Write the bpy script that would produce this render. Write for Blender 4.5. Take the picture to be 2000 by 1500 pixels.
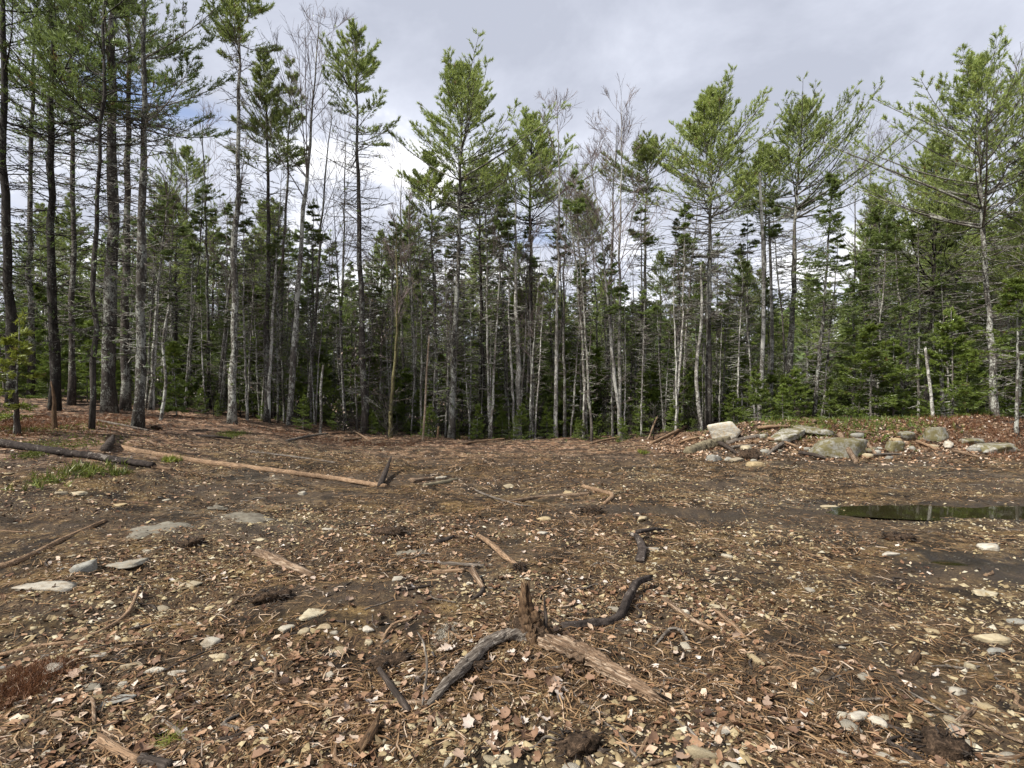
import bpy, math, time
import numpy as np
from mathutils import Vector, Matrix, Euler

T0 = time.time()
scene = bpy.context.scene
for o in list(bpy.data.objects):
    bpy.data.objects.remove(o)
C = scene.collection
rad = math.radians

# ------------------------------------------------------------------ camera, sky, sun, exposure
CAM_H, F, CX, HY = 1.6, 1100.0, 1000.0, 780.0       # lens in photo pixels (2000 wide), horizon row
cam_d = bpy.data.cameras.new('camera'); cam = bpy.data.objects.new('camera', cam_d); C.objects.link(cam)
cam.location = (0, 0, CAM_H); cam.rotation_euler = (rad(90), 0, 0)
cam_d.sensor_width = 36; cam_d.lens = F / 2000 * 36; cam_d.shift_y = (HY - 750) / 2000
cam_d.clip_start = 0.05; cam_d.clip_end = 3000
scene.camera = cam

SUN_EL, SUN_AZ = 47.0, -126.0        # azimuth clockwise from +Y: on the left, a little behind the camera, through thin cloud
world = bpy.data.worlds.new('World'); scene.world = world; world.use_nodes = True
def build_world():
    nt = world.node_tree; n = nt.nodes; l = nt.links; n.clear()
    out = n.new('ShaderNodeOutputWorld'); bg = n.new('ShaderNodeBackground')
    sky = n.new('ShaderNodeTexSky'); sky.sky_type = 'NISHITA'; sky.sun_disc = False
    sky.sun_elevation = rad(SUN_EL); sky.sun_rotation = rad(SUN_AZ)
    tc = n.new('ShaderNodeTexCoord'); sep = n.new('ShaderNodeSeparateXYZ'); l.new(tc.outputs['Generated'], sep.inputs[0])
    def math_(op, a, b=None, clamp=False):
        m = n.new('ShaderNodeMath'); m.operation = op; m.use_clamp = clamp
        for i, v in enumerate((a, b)):
            if v is None: continue
            if isinstance(v, (int, float)): m.inputs[i].default_value = v
            else: l.new(v, m.inputs[i])
        return m.outputs[0]
    zz = math_('MAXIMUM', sep.outputs['Z'], 0.0)
    den = math_('ADD', zz, 0.22)
    u = math_('DIVIDE', sep.outputs['X'], den); v = math_('DIVIDE', sep.outputs['Y'], den)
    comb = n.new('ShaderNodeCombineXYZ'); l.new(u, comb.inputs[0]); l.new(v, comb.inputs[1]); comb.inputs[2].default_value = 12.2
    def noise(scale, detail, rough, dist=0.0):
        t = n.new('ShaderNodeTexNoise'); t.inputs['Scale'].default_value = scale; t.inputs['Detail'].default_value = detail
        t.inputs['Roughness'].default_value = rough; t.inputs['Distortion'].default_value = dist
        l.new(comb.outputs[0], t.inputs['Vector']); return t.outputs['Fac']
    n1 = noise(0.9, 7, 0.55, 0.3); n2 = noise(2.3, 6, 0.6, 0.2)
    # cloud body: thick grey overhead, thinner and whiter lower down
    t = math_('ADD', math_('MULTIPLY', n1, 0.75), math_('SUBTRACT', math_('MULTIPLY', n2, 0.55), 0.10))
    t = math_('SUBTRACT', t, math_('MULTIPLY', zz, 0.45))
    ramp = n.new('ShaderNodeValToRGB'); l.new(t, ramp.inputs[0])
    e = ramp.color_ramp.elements
    e[0].position = 0.25; e[0].color = (0.345, 0.367, 0.435, 1)
    e[1].position = 0.52; e[1].color = (0.86, 0.86, 0.88, 1)
    x = ramp.color_ramp.elements.new(0.34); x.color = (0.415, 0.438, 0.510, 1)
    x = ramp.color_ramp.elements.new(0.43); x.color = (0.50, 0.525, 0.60, 1)
    # holes in the cloud, more of them towards the horizon
    n3 = noise(1.35, 5, 0.5, 0.4)
    hole = math_('SUBTRACT', n3, math_('ADD', 0.562, math_('MULTIPLY', zz, 0.15)))
    hole = math_('MULTIPLY', math_('MULTIPLY', math_('MULTIPLY', hole, 12.0, True), 0.7), math_('MULTIPLY', math_('SUBTRACT', sep.outputs['Z'], 0.02), 25.0, True))
    skym = n.new('ShaderNodeMix'); skym.data_type = 'RGBA'; skym.blend_type = 'MULTIPLY'; skym.inputs[0].default_value = 1
    l.new(sky.outputs[0], skym.inputs[6]); skym.inputs[7].default_value = (0.085, 0.1, 0.125, 1)
    mix = n.new('ShaderNodeMix'); mix.data_type = 'RGBA'
    l.new(hole, mix.inputs[0]); l.new(ramp.outputs[0], mix.inputs[6]); l.new(skym.outputs[2], mix.inputs[7])
    l.new(mix.outputs[2], bg.inputs[0]); bg.inputs[1].default_value = 1.0
    l.new(bg.outputs[0], out.inputs[0])
build_world()
sun_d = bpy.data.lights.new('sun', 'SUN'); sun = bpy.data.objects.new('sun', sun_d); C.objects.link(sun)
sun_d.energy = 5.0; sun_d.angle = rad(5); sun_d.color = (1.0, 0.95, 0.87)
sd = Vector((math.sin(rad(SUN_AZ)) * math.cos(rad(SUN_EL)), math.cos(rad(SUN_AZ)) * math.cos(rad(SUN_EL)), math.sin(rad(SUN_EL))))
sun.rotation_euler = sd.to_track_quat('Z', 'Y').to_euler(); sun.location = (0, 0, 40)
scene.view_settings.view_transform = 'Standard'; scene.view_settings.look = 'None'
scene.view_settings.exposure = 0.72; scene.view_settings.gamma = 1.0
scene.view_settings.use_curve_mapping = False

# ------------------------------------------------------------------ numpy helpers
def hash2(ix, iy, s):
    h = np.sin(ix * 127.1 + iy * 311.7 + s * 74.7) * 43758.5453
    return h - np.floor(h)
def vnoise(x, y, s=0):
    ix, iy = np.floor(x), np.floor(y); fx, fy = x - ix, y - iy
    fx = fx * fx * (3 - 2 * fx); fy = fy * fy * (3 - 2 * fy)
    a = hash2(ix, iy, s); b = hash2(ix + 1, iy, s); c = hash2(ix, iy + 1, s); d = hash2(ix + 1, iy + 1, s)
    return (a + (b - a) * fx) * (1 - fy) + (c + (d - c) * fx) * fy - 0.5
def sstep(a, b, x):
    t = np.clip((x - a) / (b - a), 0, 1); return t * t * (3 - 2 * t)
PUDDLES = [(7.6, 8.15, 1.9, 0.40), (7.5, 7.2, 0.55, 0.35), (4.35, 5.6, 0.16, 0.13), (5.2, 5.15, 0.45, 0.36), (2.6, 7.8, 0.75, 0.16)]
WATER_Z = -0.04
def ground_z(x, y):
    x = np.asarray(x, float); y = np.asarray(y, float)
    s = 0.16 * np.log1p(np.exp(np.clip((-x - 4.2) / 0.8, -30, 30))) * 0.8
    z = 2.8 * (1 - np.exp(-s / 2.8)) * sstep(2.5, 8.5, y)
    m = 0.72 * np.exp(-((y - 17.6 - 0.06 * (x - 8)) / 2.0) ** 2) * sstep(4.6, 7.5, x) * (0.85 + 0.6 * vnoise(x / 2.2, y / 2.2, 5))
    z = z + m + 0.40 * sstep(15.5, 20, y) * sstep(3.5, 8, x)
    z = z + 0.25 * sstep(20, 40, y) * vnoise(x / 9, y / 9, 8)
    n = 0.17 * vnoise(x / 2.6, y / 2.6, 1) + 0.13 * vnoise(x / 0.9, y / 0.9, 2) + 0.055 * vnoise(x / 0.30, y / 0.30, 3) + 0.016 * vnoise(x / 0.09, y / 0.09, 4)
    flat = np.zeros_like(x); dep = np.zeros_like(x)
    for (px, py, a, b) in PUDDLES:
        q = ((x - px) / a) ** 2 + ((y - py) / b) ** 2
        flat = np.maximum(flat, np.exp(-(q / 4.0) ** 2)); dep = np.maximum(dep, 1.25 * np.exp(-q * 0.8))
    near = sstep(2.0, 4.0, x) * (1 - sstep(11, 14, y))
    n = n * (1 - 0.35 * near) * (1 - 0.35 * flat)
    return z + n - 0.085 * dep * (1 + 1.2 * vnoise(x / 0.5, y / 0.3, 11))
def puddle_q(x, y):
    q = np.full(np.shape(x), 99.0)
    for (px, py, a, b) in PUDDLES: q = np.minimum(q, ((x - px) / (a + .15)) ** 2 + ((y - py) / (b + .12)) ** 2)
    return q
def gz(x, y): return float(ground_z(np.array([x]), np.array([y]))[0])
def world_at(px, py, d):
    return Vector(((px - CX) / F * d, d, CAM_H - (py - HY) / F * d))
_D = np.exp(np.linspace(math.log(1.6), math.log(90), 2500))
def hit(px, py):
    """where the line of sight through a photo pixel meets the ground"""
    X = (px - CX) / F * _D; Z = CAM_H - (py - HY) / F * _D
    below = np.nonzero(Z < ground_z(X, _D))[0]
    d = _D[below[0]] if len(below) else 25.0
    return Vector(((px - CX) / F * d, d, gz((px - CX) / F * d, d)))

def make_mesh(name, V, T, tint=None, smooth=False):
    V = np.asarray(V, np.float32).reshape(-1, 3); T = np.asarray(T, np.int32).reshape(-1, 3)
    me = bpy.data.meshes.new(name)
    me.vertices.add(len(V)); me.vertices.foreach_set('co', V.ravel())
    me.loops.add(T.size); me.loops.foreach_set('vertex_index', T.ravel())
    me.polygons.add(len(T)); me.polygons.foreach_set('loop_start', np.arange(0, T.size, 3, dtype=np.int32))
    if smooth: me.polygons.foreach_set('use_smooth', np.ones(len(T), bool))
    if tint is not None:
        a = me.attributes.new('tint', 'FLOAT_COLOR', 'POINT')
        c = np.ones((len(V), 4), np.float32); c[:, :3] = tint; a.data.foreach_set('color', c.ravel())
    me.update(calc_edges=True)
    return me
def link(name, me, mat, parent=None, loc=None):
    o = bpy.data.objects.new(name, me); C.objects.link(o)
    if me is not None and mat is not None and not me.materials: me.materials.append(mat)
    if parent is not None: o.parent = parent
    if loc is not None: o.location = loc
    return o
def tag(o, label, cat, group=None, kind=None):
    if label: o['label'] = label
    if cat: o['category'] = cat
    if group: o['group'] = group
    if kind: o['kind'] = kind
    return o
def copy_tree(root):
    r = root.copy(); C.objects.link(r)
    for ch in root.children:
        c = ch.copy(); C.objects.link(c); c.parent = r
        c.matrix_parent_inverse = ch.matrix_parent_inverse.copy()
    return r
def norm(a): return a / (np.linalg.norm(a, axis=-1, keepdims=True) + 1e-9)

class Acc:
    def __init__(s): s.V = []; s.T = []; s.C = []; s.n = 0
    def add(s, V, T, tint=None):
        V = np.asarray(V, float).reshape(-1, 3); s.V.append(V); s.T.append(np.asarray(T, int).reshape(-1, 3) + s.n); s.n += len(V)
        s.C.append(np.full((len(V), 3), 0.5) if tint is None else np.asarray(tint, float).reshape(-1, 3))
    def mesh(s, name, smooth=False):
        return make_mesh(name, np.concatenate(s.V), np.concatenate(s.T), np.concatenate(s.C), smooth)

def tubes(P, R, S=3, cap=True, ridge=None):
    """P (N,K,3) centre lines, R (N,K) radii -> verts, tris"""
    P = np.asarray(P, float); R = np.asarray(R, float); N, K, _ = P.shape
    t = np.empty_like(P); t[:, 1:-1] = P[:, 2:] - P[:, :-2]; t[:, 0] = P[:, 1] - P[:, 0]; t[:, -1] = P[:, -1] - P[:, -2]
    t = norm(t); ref = np.zeros((N, 1, 3)); ref[..., 0] = 1.0
    m = np.abs(norm(P[:, -1] - P[:, 0])[:, 0]) > 0.8; ref[m] = (0, 1, 0)
    u = norm(np.cross(t, np.broadcast_to(ref, t.shape))); v = np.cross(t, u)
    a = np.arange(S) / S * 2 * math.pi
    rr = R[:, :, None] * (np.ones((1, 1, S)) if ridge is None else ridge)
    V = P[:, :, None] + rr[..., None] * (np.cos(a)[None, None, :, None] * u[:, :, None] + np.sin(a)[None, None, :, None] * v[:, :, None])
    idx = np.arange(N * K * S).reshape(N, K, S); nx = np.roll(idx, -1, 2)
    q = np.stack([idx[:, :-1], nx[:, :-1], nx[:, 1:], idx[:, :-1], nx[:, 1:], idx[:, 1:]], -1).reshape(-1, 3)
    V = V.reshape(-1, 3)
    if cap:
        base = len(V); V = np.concatenate([V, P[:, 0], P[:, -1]]); c0 = base + np.arange(N); c1 = base + N + np.arange(N)
        f0 = np.stack([np.broadcast_to(c0[:, None], (N, S)), nx[:, 0], idx[:, 0]], -1).reshape(-1, 3)
        f1 = np.stack([np.broadcast_to(c1[:, None], (N, S)), idx[:, -1], nx[:, -1]], -1).reshape(-1, 3)
        q = np.concatenate([q, f0, f1])
    return V, q

# ------------------------------------------------------------------ materials
MATS = {}
class NT:
    def __init__(s, name):
        s.m = bpy.data.materials.new(name); s.m.use_nodes = True; s.n = s.m.node_tree.nodes; s.l = s.m.node_tree.links; s.n.clear()
        s.out = s.n.new('ShaderNodeOutputMaterial'); MATS[name] = s.m
    def sock(s, inp, v):
        if v is None: return
        if isinstance(v, (int, float)): inp.default_value = v
        elif isinstance(v, tuple): inp.default_value = v if len(v) == len(inp.default_value) else (*v, 1)
        else: s.l.new(v, inp)
    def coord(s, which='Object', scale=(1, 1, 1), rnd=True):
        tc = s.n.new('ShaderNodeTexCoord'); mp = s.n.new('ShaderNodeMapping'); s.l.new(tc.outputs[which], mp.inputs[0]); mp.inputs['Scale'].default_value = scale
        if rnd:
            oi = s.n.new('ShaderNodeObjectInfo'); mm = s.math('MULTIPLY', oi.outputs['Random'], 37.0); s.l.new(mm, mp.inputs['Location'])
        return mp.outputs[0]
    def rnd(s): return s.n.new('ShaderNodeObjectInfo').outputs['Random']
    def pos(s): return s.n.new('ShaderNodeNewGeometry').outputs['Position']
    def tint(s, ch=None):
        a = s.n.new('ShaderNodeAttribute'); a.attribute_name = 'tint'
        if ch is None: return a.outputs['Color']
        p = s.n.new('ShaderNodeSeparateColor'); s.l.new(a.outputs['Color'], p.inputs[0]); return p.outputs[ch]
    def math(s, op, a, b=None, clamp=False):
        m = s.n.new('ShaderNodeMath'); m.operation = op; m.use_clamp = clamp; s.sock(m.inputs[0], a); s.sock(m.inputs[1], b); return m.outputs[0]
    def noise(s, vec, scale, detail=4, rough=0.55, dist=0.0):
        t = s.n.new('ShaderNodeTexNoise'); s.l.new(vec, t.inputs['Vector']); t.inputs['Scale'].default_value = scale
        t.inputs['Detail'].default_value = detail; t.inputs['Roughness'].default_value = rough; t.inputs['Distortion'].default_value = dist; return t.outputs['Fac']
    def vor(s, vec, scale, feature='F1', out='Distance'):
        t = s.n.new('ShaderNodeTexVoronoi'); t.feature = feature; s.l.new(vec, t.inputs['Vector']); t.inputs['Scale'].default_value = scale; return t.outputs[out]
    def ramp(s, fac, stops, interp='LINEAR'):
        r = s.n.new('ShaderNodeValToRGB'); s.l.new(fac, r.inputs[0]); r.color_ramp.interpolation = interp; e = r.color_ramp.elements
        while len(e) < len(stops): e.new(0.5)
        for el, (p, c) in zip(e, stops):
            el.position = p; el.color = (c, c, c, 1) if isinstance(c, (int, float)) else (*c, 1)
        return r.outputs[0]
    def mix(s, f, a, b, mode='MIX'):
        m = s.n.new('ShaderNodeMix'); m.data_type = 'RGBA'; m.blend_type = mode; s.sock(m.inputs[0], f); s.sock(m.inputs[6], a); s.sock(m.inputs[7], b); return m.outputs[2]
    def bump(s, h, strength=0.5, dist=0.02):
        b = s.n.new('ShaderNodeBump'); b.inputs['Strength'].default_value = strength; b.inputs['Distance'].default_value = dist; s.l.new(h, b.inputs['Height']); return b.outputs[0]
    def pbr(s, col, rough=0.85, normal=None, spec=0.3):
        p = s.n.new('ShaderNodeBsdfPrincipled'); s.sock(p.inputs['Base Color'], col); s.sock(p.inputs['Roughness'], rough); s.sock(p.inputs['Specular IOR Level'], spec)
        if normal is not None: s.l.new(normal, p.inputs['Normal'])
        s.l.new(p.outputs[0], s.out.inputs[0]); return s.m

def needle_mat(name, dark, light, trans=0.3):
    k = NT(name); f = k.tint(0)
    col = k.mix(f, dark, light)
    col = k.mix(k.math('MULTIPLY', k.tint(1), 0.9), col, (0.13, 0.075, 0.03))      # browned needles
    hv = k.n.new('ShaderNodeHueSaturation'); k.l.new(col, hv.inputs['Color']); k.l.new(k.math('ADD', 0.8, k.math('MULTIPLY', k.rnd(), 0.4)), hv.inputs['Value'])
    d = k.n.new('ShaderNodeBsdfDiffuse'); t = k.n.new('ShaderNodeBsdfTranslucent'); g = k.n.new('ShaderNodeBsdfGlossy'); g.inputs['Roughness'].default_value = 0.45
    g.inputs['Color'].default_value = (0.6, 0.62, 0.6, 1)
    k.l.new(hv.outputs[0], d.inputs[0]); k.l.new(hv.outputs[0], t.inputs[0])
    m = k.n.new('ShaderNodeMixShader'); m.inputs[0].default_value = trans; k.l.new(d.outputs[0], m.inputs[1]); k.l.new(t.outputs[0], m.inputs[2])
    m2 = k.n.new('ShaderNodeMixShader'); m2.inputs[0].default_value = 0.04; k.l.new(m.outputs[0], m2.inputs[1]); k.l.new(g.outputs[0], m2.inputs[2])
    k.l.new(m2.outputs[0], k.out.inputs[0]); return k.m
needle_mat('pine_needles', (0.115, 0.170, 0.042), (0.345, 0.400, 0.115), 0.45)
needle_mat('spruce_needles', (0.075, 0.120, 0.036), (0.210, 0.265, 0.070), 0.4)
needle_mat('fir_needles', (0.070, 0.120, 0.024), (0.205, 0.260, 0.045), 0.38)
needle_mat('yellow_needles', (0.090, 0.120, 0.015), (0.230, 0.250, 0.040), 0.35)
needle_mat('rust_needles', (0.090, 0.038, 0.018), (0.230, 0.105, 0.050), 0.2)
needle_mat('moss_leaf', (0.050, 0.075, 0.014), (0.150, 0.165, 0.030), 0.2)

def bark_mat(name, dark, light, lichen, amount, zs=0.35):
    k = NT(name); v = k.coord('Object', (1, 1, zs)); v2 = k.coord('Object', (1, 1, 0.7))
    n = k.noise(v, 22, 6, 0.65); big = k.noise(v2, 1.3, 3)
    col = k.ramp(n, [(0.3, dark), (0.7, light)])
    lk = k.noise(v2, 26, 5, 0.75); thr = k.math('ADD', k.math('MULTIPLY', big, 0.4), k.math('ADD', k.math('MULTIPLY', lk, 0.6), k.math('MULTIPLY', k.noise(v2, 7, 4, 0.7), 0.5)))
    f = k.ramp(thr, [(0.865 - amount, 0.0), (0.915 - amount, 1.0)])
    col = k.mix(1.0, col, k.ramp(k.noise(v2, 2.5, 4, 0.6), [(0.3, 0.6), (0.7, 1.35)]), 'MULTIPLY')
    col = k.mix(f, col, lichen)
    col = k.mix(1.0, col, k.ramp(k.rnd(), [(0, 0.7), (1, 1.2)]), 'MULTIPLY')
    return k.pbr(col, 0.9, k.bump(n, 0.7, 0.03), 0.15)
bark_mat('pine_bark', (0.020, 0.017, 0.015), (0.085, 0.073, 0.063), (0.22, 0.225, 0.195), 0.085)
bark_mat('grey_bark', (0.030, 0.026, 0.022), (0.120, 0.107, 0.092), (0.31, 0.315, 0.28), 0.115)
bark_mat('pale_bark', (0.070, 0.060, 0.052), (0.230, 0.215, 0.190), (0.42, 0.415, 0.375), 0.125)
bark_mat('dark_bark', (0.014, 0.012, 0.010), (0.055, 0.048, 0.042), (0.15, 0.155, 0.13), 0.05)
bark_mat('bare_wood', (0.230, 0.165, 0.110), (0.430, 0.335, 0.240), (0.50, 0.44, 0.36), 0.10, 0.12)
bark_mat('moss_bark', (0.035, 0.030, 0.018), (0.100, 0.084, 0.042), (0.17, 0.155, 0.075), 0.15)
bark_mat('twig_bark', (0.055, 0.047, 0.040), (0.150, 0.132, 0.115), (0.32, 0.32, 0.28), 0.11, 1)
bark_mat('redtwig_bark', (0.105, 0.080, 0.072), (0.200, 0.160, 0.148), (0.32, 0.31, 0.29), 0.02, 1)

k_ = NT('clod_soil'); p_ = k_.pos(); n_ = k_.noise(p_, 40, 5, .7); k_.pbr(k_.ramp(n_, [(.3, (.014, .010, .007)), (.5, (.050, .034, .023)), (.68, (.15, .10, .065))]), .95, k_.bump(n_, 1.0, .03), .1)
bark_mat('charred_bark', (0.012, 0.009, 0.008), (0.062, 0.050, 0.043), (0.20, 0.175, 0.15), 0.06, 1)
def wood_mat(name, a, b, c, axis=0, sc=85.0, crack=(0.03, 0.022, 0.016)):
    k = NT(name); s = [1, 1, 1]; s[axis] = 0.045
    v = k.coord('Object', tuple(s)); n = k.noise(v, sc, 6, 0.6, 0.4); n2 = k.noise(k.coord('Object', (1, 1, 1)), 5, 4)
    col = k.ramp(n, [(0.28, a), (0.5, b), (0.74, c)])
    col = k.mix(k.ramp(n2, [(0.45, 0.0), (0.7, 0.55)]), col, a)
    col = k.mix(k.ramp(k.noise(v, sc * 2.2, 3, 0.5), [(0.36, 0.95), (0.45, 0.0)]), col, crack)
    return k.pbr(col, 0.85, k.bump(n, 0.8, 0.012), 0.2)
wood_mat('weathered_wood', (0.038, 0.022, 0.013), (0.165, 0.108, 0.067), (0.480, 0.390, 0.290))
wood_mat('grey_wood', (0.034, 0.027, 0.021), (0.125, 0.104, 0.084), (0.370, 0.335, 0.285))
wood_mat('tan_wood', (0.075, 0.045, 0.026), (0.240, 0.155, 0.092), (0.430, 0.310, 0.205))
wood_mat('dark_wood', (0.012, 0.009, 0.007), (0.042, 0.032, 0.026), (0.150, 0.125, 0.105))
wood_mat('rot_wood', (0.030, 0.018, 0.010), (0.095, 0.056, 0.030), (0.240, 0.160, 0.090))
wood_mat('lichen_wood', (0.060, 0.050, 0.036), (0.170, 0.145, 0.095), (0.360, 0.310, 0.190))

def stone_mat(name, stops, stain, moss=0.0, band=1.0):
    k = NT(name); v = k.coord('Object', (1, 1, 1)); n = k.noise(v, 9, 6, 0.65)
    vb = k.coord('Object', (1.0, 1.0, 5.0 * band)); n2 = k.noise(vb, 7, 6, 0.65, 0.6); n = k.noise(v, 14, 7, 0.7)
    base = k.ramp(k.rnd(), stops)
    col = k.mix(1.0, base, k.ramp(n2, [(0.25, (0.62, 0.62, 0.63)), (0.75, (1.18, 1.17, 1.14))]), 'MULTIPLY')
    col = k.mix(k.ramp(n, [(0.46, 0.0), (0.70, 0.85)]), col, stain)
    if moss: col = k.mix(k.ramp(k.noise(v, 3.5, 6, 0.7), [(0.60 - moss, 0.0), (0.72 - moss, 0.9)]), col, (0.10, 0.085, 0.03))
    return k.pbr(col, 0.8, k.bump(k.math('ADD', n, n2), 0.6, 0.02), 0.3)
stone_mat('pale_stone', [(0.0, (0.29, 0.245, 0.165)), (0.35, (0.41, 0.365, 0.26)), (0.6, (0.36, 0.28, 0.16)), (0.8, (0.25, 0.235, 0.195)), (1.0, (0.47, 0.43, 0.34))], (0.17, 0.115, 0.055))
stone_mat('grey_stone', [(0.0, (0.20, 0.20, 0.18)), (1.0, (0.31, 0.305, 0.27))], (0.12, 0.09, 0.06))
stone_mat('white_stone', [(0.0, (0.30, 0.275, 0.225)), (1.0, (0.44, 0.41, 0.345))], (0.16, 0.115, 0.065))
stone_mat('boulder_stone', [(0.0, (0.22, 0.215, 0.185)), (1.0, (0.34, 0.33, 0.295))], (0.12, 0.095, 0.06), 0.16, 1.2)
stone_mat('yellow_boulder', [(0.0, (0.46, 0.44, 0.38)), (1.0, (0.50, 0.48, 0.42))], (0.36, 0.25, 0.11), 0.0, 2.0)
stone_mat('bedrock_stone', [(0.0, (0.145, 0.130, 0.100)), (1.0, (0.185, 0.170, 0.135))], (0.075, 0.055, 0.035), 0.0, 1.0)

def leaf_mat(name):
    k = NT(name); f = k.tint(0)
    col = k.ramp(f, [(0.0, (0.045, 0.024, 0.014)), (0.3, (0.130, 0.066, 0.034)), (0.55, (0.29, 0.180, 0.105)), (0.8, (0.43, 0.335, 0.250)), (1.0, (0.54, 0.49, 0.44))])
    n = k.noise(k.coord('Object', (1, 1, 1), False), 60, 3); col = k.mix(1.0, col, k.ramp(n, [(0.3, 0.72), (0.7, 1.2)]), 'MULTIPLY')
    return k.pbr(col, 0.7, None, 0.3)
leaf_mat('leaf_litter')
def leaf_single_mat(name):
    k = NT(name)
    col = k.ramp(k.rnd(), [(0.0, (0.10, 0.055, 0.033)), (0.3, (0.25, 0.150, 0.092)), (0.55, (0.37, 0.27, 0.20)), (0.7, (0.19, 0.110, 0.065)), (0.85, (0.40, 0.325, 0.265)), (1.0, (0.44, 0.39, 0.345))])
    n = k.noise(k.coord('Object', (1, 1, 1)), 35, 4); col = k.mix(1.0, col, k.ramp(n, [(0.3, 0.68), (0.7, 1.15)]), 'MULTIPLY')
    return k.pbr(col, 0.65, k.bump(n, 0.5, 0.004), 0.35)
leaf_single_mat('oak_leaf')
def chip_mat():
    k = NT('gravel_chips'); col = k.ramp(k.tint(0), [(0.0, (0.08, 0.056, 0.030)), (0.35, (0.21, 0.158, 0.085)), (0.6, (0.33, 0.260, 0.140)), (0.8, (0.38, 0.320, 0.200)), (1.0, (0.47, 0.43, 0.33))])
    n = k.noise(k.pos(), 45, 3); col = k.mix(1.0, col, k.ramp(n, [(0.3, 0.65), (0.7, 1.15)]), 'MULTIPLY'); return k.pbr(col, 0.8, None, 0.3)
chip_mat()
def twig_mat():
    k = NT('twig_litter'); col = k.ramp(k.tint(0), [(0.0, (0.022, 0.014, 0.009)), (0.4, (0.098, 0.056, 0.027)), (0.7, (0.240, 0.150, 0.075)), (1.0, (0.40, 0.32, 0.245))]); return k.pbr(col, 0.85, None, 0.2)
twig_mat()
def ground_mat():
    k = NT('soil'); p = k.pos()
    big = k.noise(p, 0.35, 5, 0.6); mid = k.noise(p, 1.6, 6, 0.65); fine = k.noise(p, 11, 6, 0.7); vf = k.noise(p, 60, 4, 0.7)
    soil = k.ramp(k.math('ADD', k.math('MULTIPLY', fine, 0.7), k.math('MULTIPLY', vf, 0.3)), [(0.36, (0.010, 0.006, 0.004)), (0.48, (0.052, 0.032, 0.017)), (0.62, (0.205, 0.135, 0.062))])
    och = k.ramp(k.math('ADD', k.math('MULTIPLY', fine, 0.5), k.math('MULTIPLY', vf, 0.5)), [(0.36, (0.032, 0.020, 0.008)), (0.52, (0.135, 0.085, 0.030)), (0.66, (0.350, 0.245, 0.100))])
    col = k.mix(k.ramp(mid, [(0.46, 0.0), (0.62, 0.75)]), soil, och)
    grey = k.ramp(vf, [(0.3, (0.045, 0.037, 0.028)), (0.7, (0.155, 0.135, 0.105))])
    col = k.mix(k.ramp(big, [(0.50, 0.0), (0.66, 0.7)]), col, grey)
    # leaf-strewn floor at the wood's edge and on the bank
    sp = k.n.new('ShaderNodeSeparateXYZ'); k.l.new(p, sp.inputs[0])
    y = k.math('ADD', sp.outputs[1], k.math('MULTIPLY', mid, 6.0))
    edge = k.math('MULTIPLY', k.math('SUBTRACT', y, 16.5), 0.2, True)
    bank = k.math('MULTIPLY', k.math('SUBTRACT', k.math('MULTIPLY', sp.outputs[0], -1.0), k.math('ADD', 3.2, k.math('MULTIPLY', mid, 5.0))), 0.3, True)
    bank = k.math('MULTIPLY', bank, k.math('MULTIPLY', k.math('SUBTRACT', sp.outputs[1], 6.5), 0.3, True))
    lf = k.math('MAXIMUM', edge, bank)
    cell = k.n.new('ShaderNodeTexVoronoi'); k.l.new(p, cell.inputs['Vector']); cell.inputs['Scale'].default_value = 13
    sc = k.n.new('ShaderNodeSeparateColor'); k.l.new(cell.outputs['Color'], sc.inputs[0])
    litter = k.ramp(sc.outputs[0], [(0.0, (0.028, 0.015, 0.009)), (0.4, (0.115, 0.059, 0.033)), (0.75, (0.23, 0.135, 0.082)), (1.0, (0.38, 0.27, 0.19))])
    col = k.mix(k.math('MULTIPLY', lf, 0.85), col, litter)
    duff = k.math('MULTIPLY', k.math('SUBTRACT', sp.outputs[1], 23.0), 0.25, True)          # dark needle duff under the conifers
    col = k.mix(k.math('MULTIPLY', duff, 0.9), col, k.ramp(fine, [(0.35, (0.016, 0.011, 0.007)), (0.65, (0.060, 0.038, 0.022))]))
    # pale chips set in the soil
    ch = k.n.new('ShaderNodeTexVoronoi'); k.l.new(p, ch.inputs['Vector']); ch.inputs['Scale'].default_value = 26
    cs = k.n.new('ShaderNodeSeparateColor'); k.l.new(ch.outputs['Color'], cs.inputs[0])
    chip = k.math('MULTIPLY', k.ramp(cs.outputs[1], [(0.78, 0.0), (0.80, 1.0)]), k.ramp(ch.outputs['Distance'], [(0.30, 1.0), (0.42, 0.0)]))
    col = k.mix(chip, col, k.ramp(cs.outputs[2], [(0.0, (0.17, 0.12, 0.07)), (0.6, (0.30, 0.235, 0.15)), (1.0, (0.45, 0.41, 0.33))]))
    col = k.mix(1.0, col, k.ramp(k.noise(p, 2.3, 5, 0.65), [(0.43, 0.24), (0.57, 1.12)]), 'MULTIPLY')     # patches of black humus
    mp = k.n.new('ShaderNodeMapping'); k.l.new(p, mp.inputs[0]); mp.inputs['Scale'].default_value = (0.16, 1.0, 1.0); mp.inputs['Rotation'].default_value = (0, 0, 0.12)
    band = k.ramp(k.noise(mp.outputs[0], 0.9, 5, 0.6, 0.3), [(0.47, 0.0), (0.60, 0.75)])                       # smeared mud of old machine tracks
    band = k.math('MULTIPLY', band, k.math('SUBTRACT', 1.0, lf, True))
    col = k.mix(band, col, k.ramp(vf, [(0.3, (0.022, 0.015, 0.010)), (0.7, (0.085, 0.062, 0.042))]))
    # wet earth low down, next to the standing water
    w = k.tint(0); w = k.math('MULTIPLY', w, k.ramp(k.noise(p, 4.0, 4), [(0.35, 0.35), (0.6, 1.0)]))
    col = k.mix(k.math('MULTIPLY', w, 0.6), col, (0.022, 0.018, 0.013))
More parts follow.
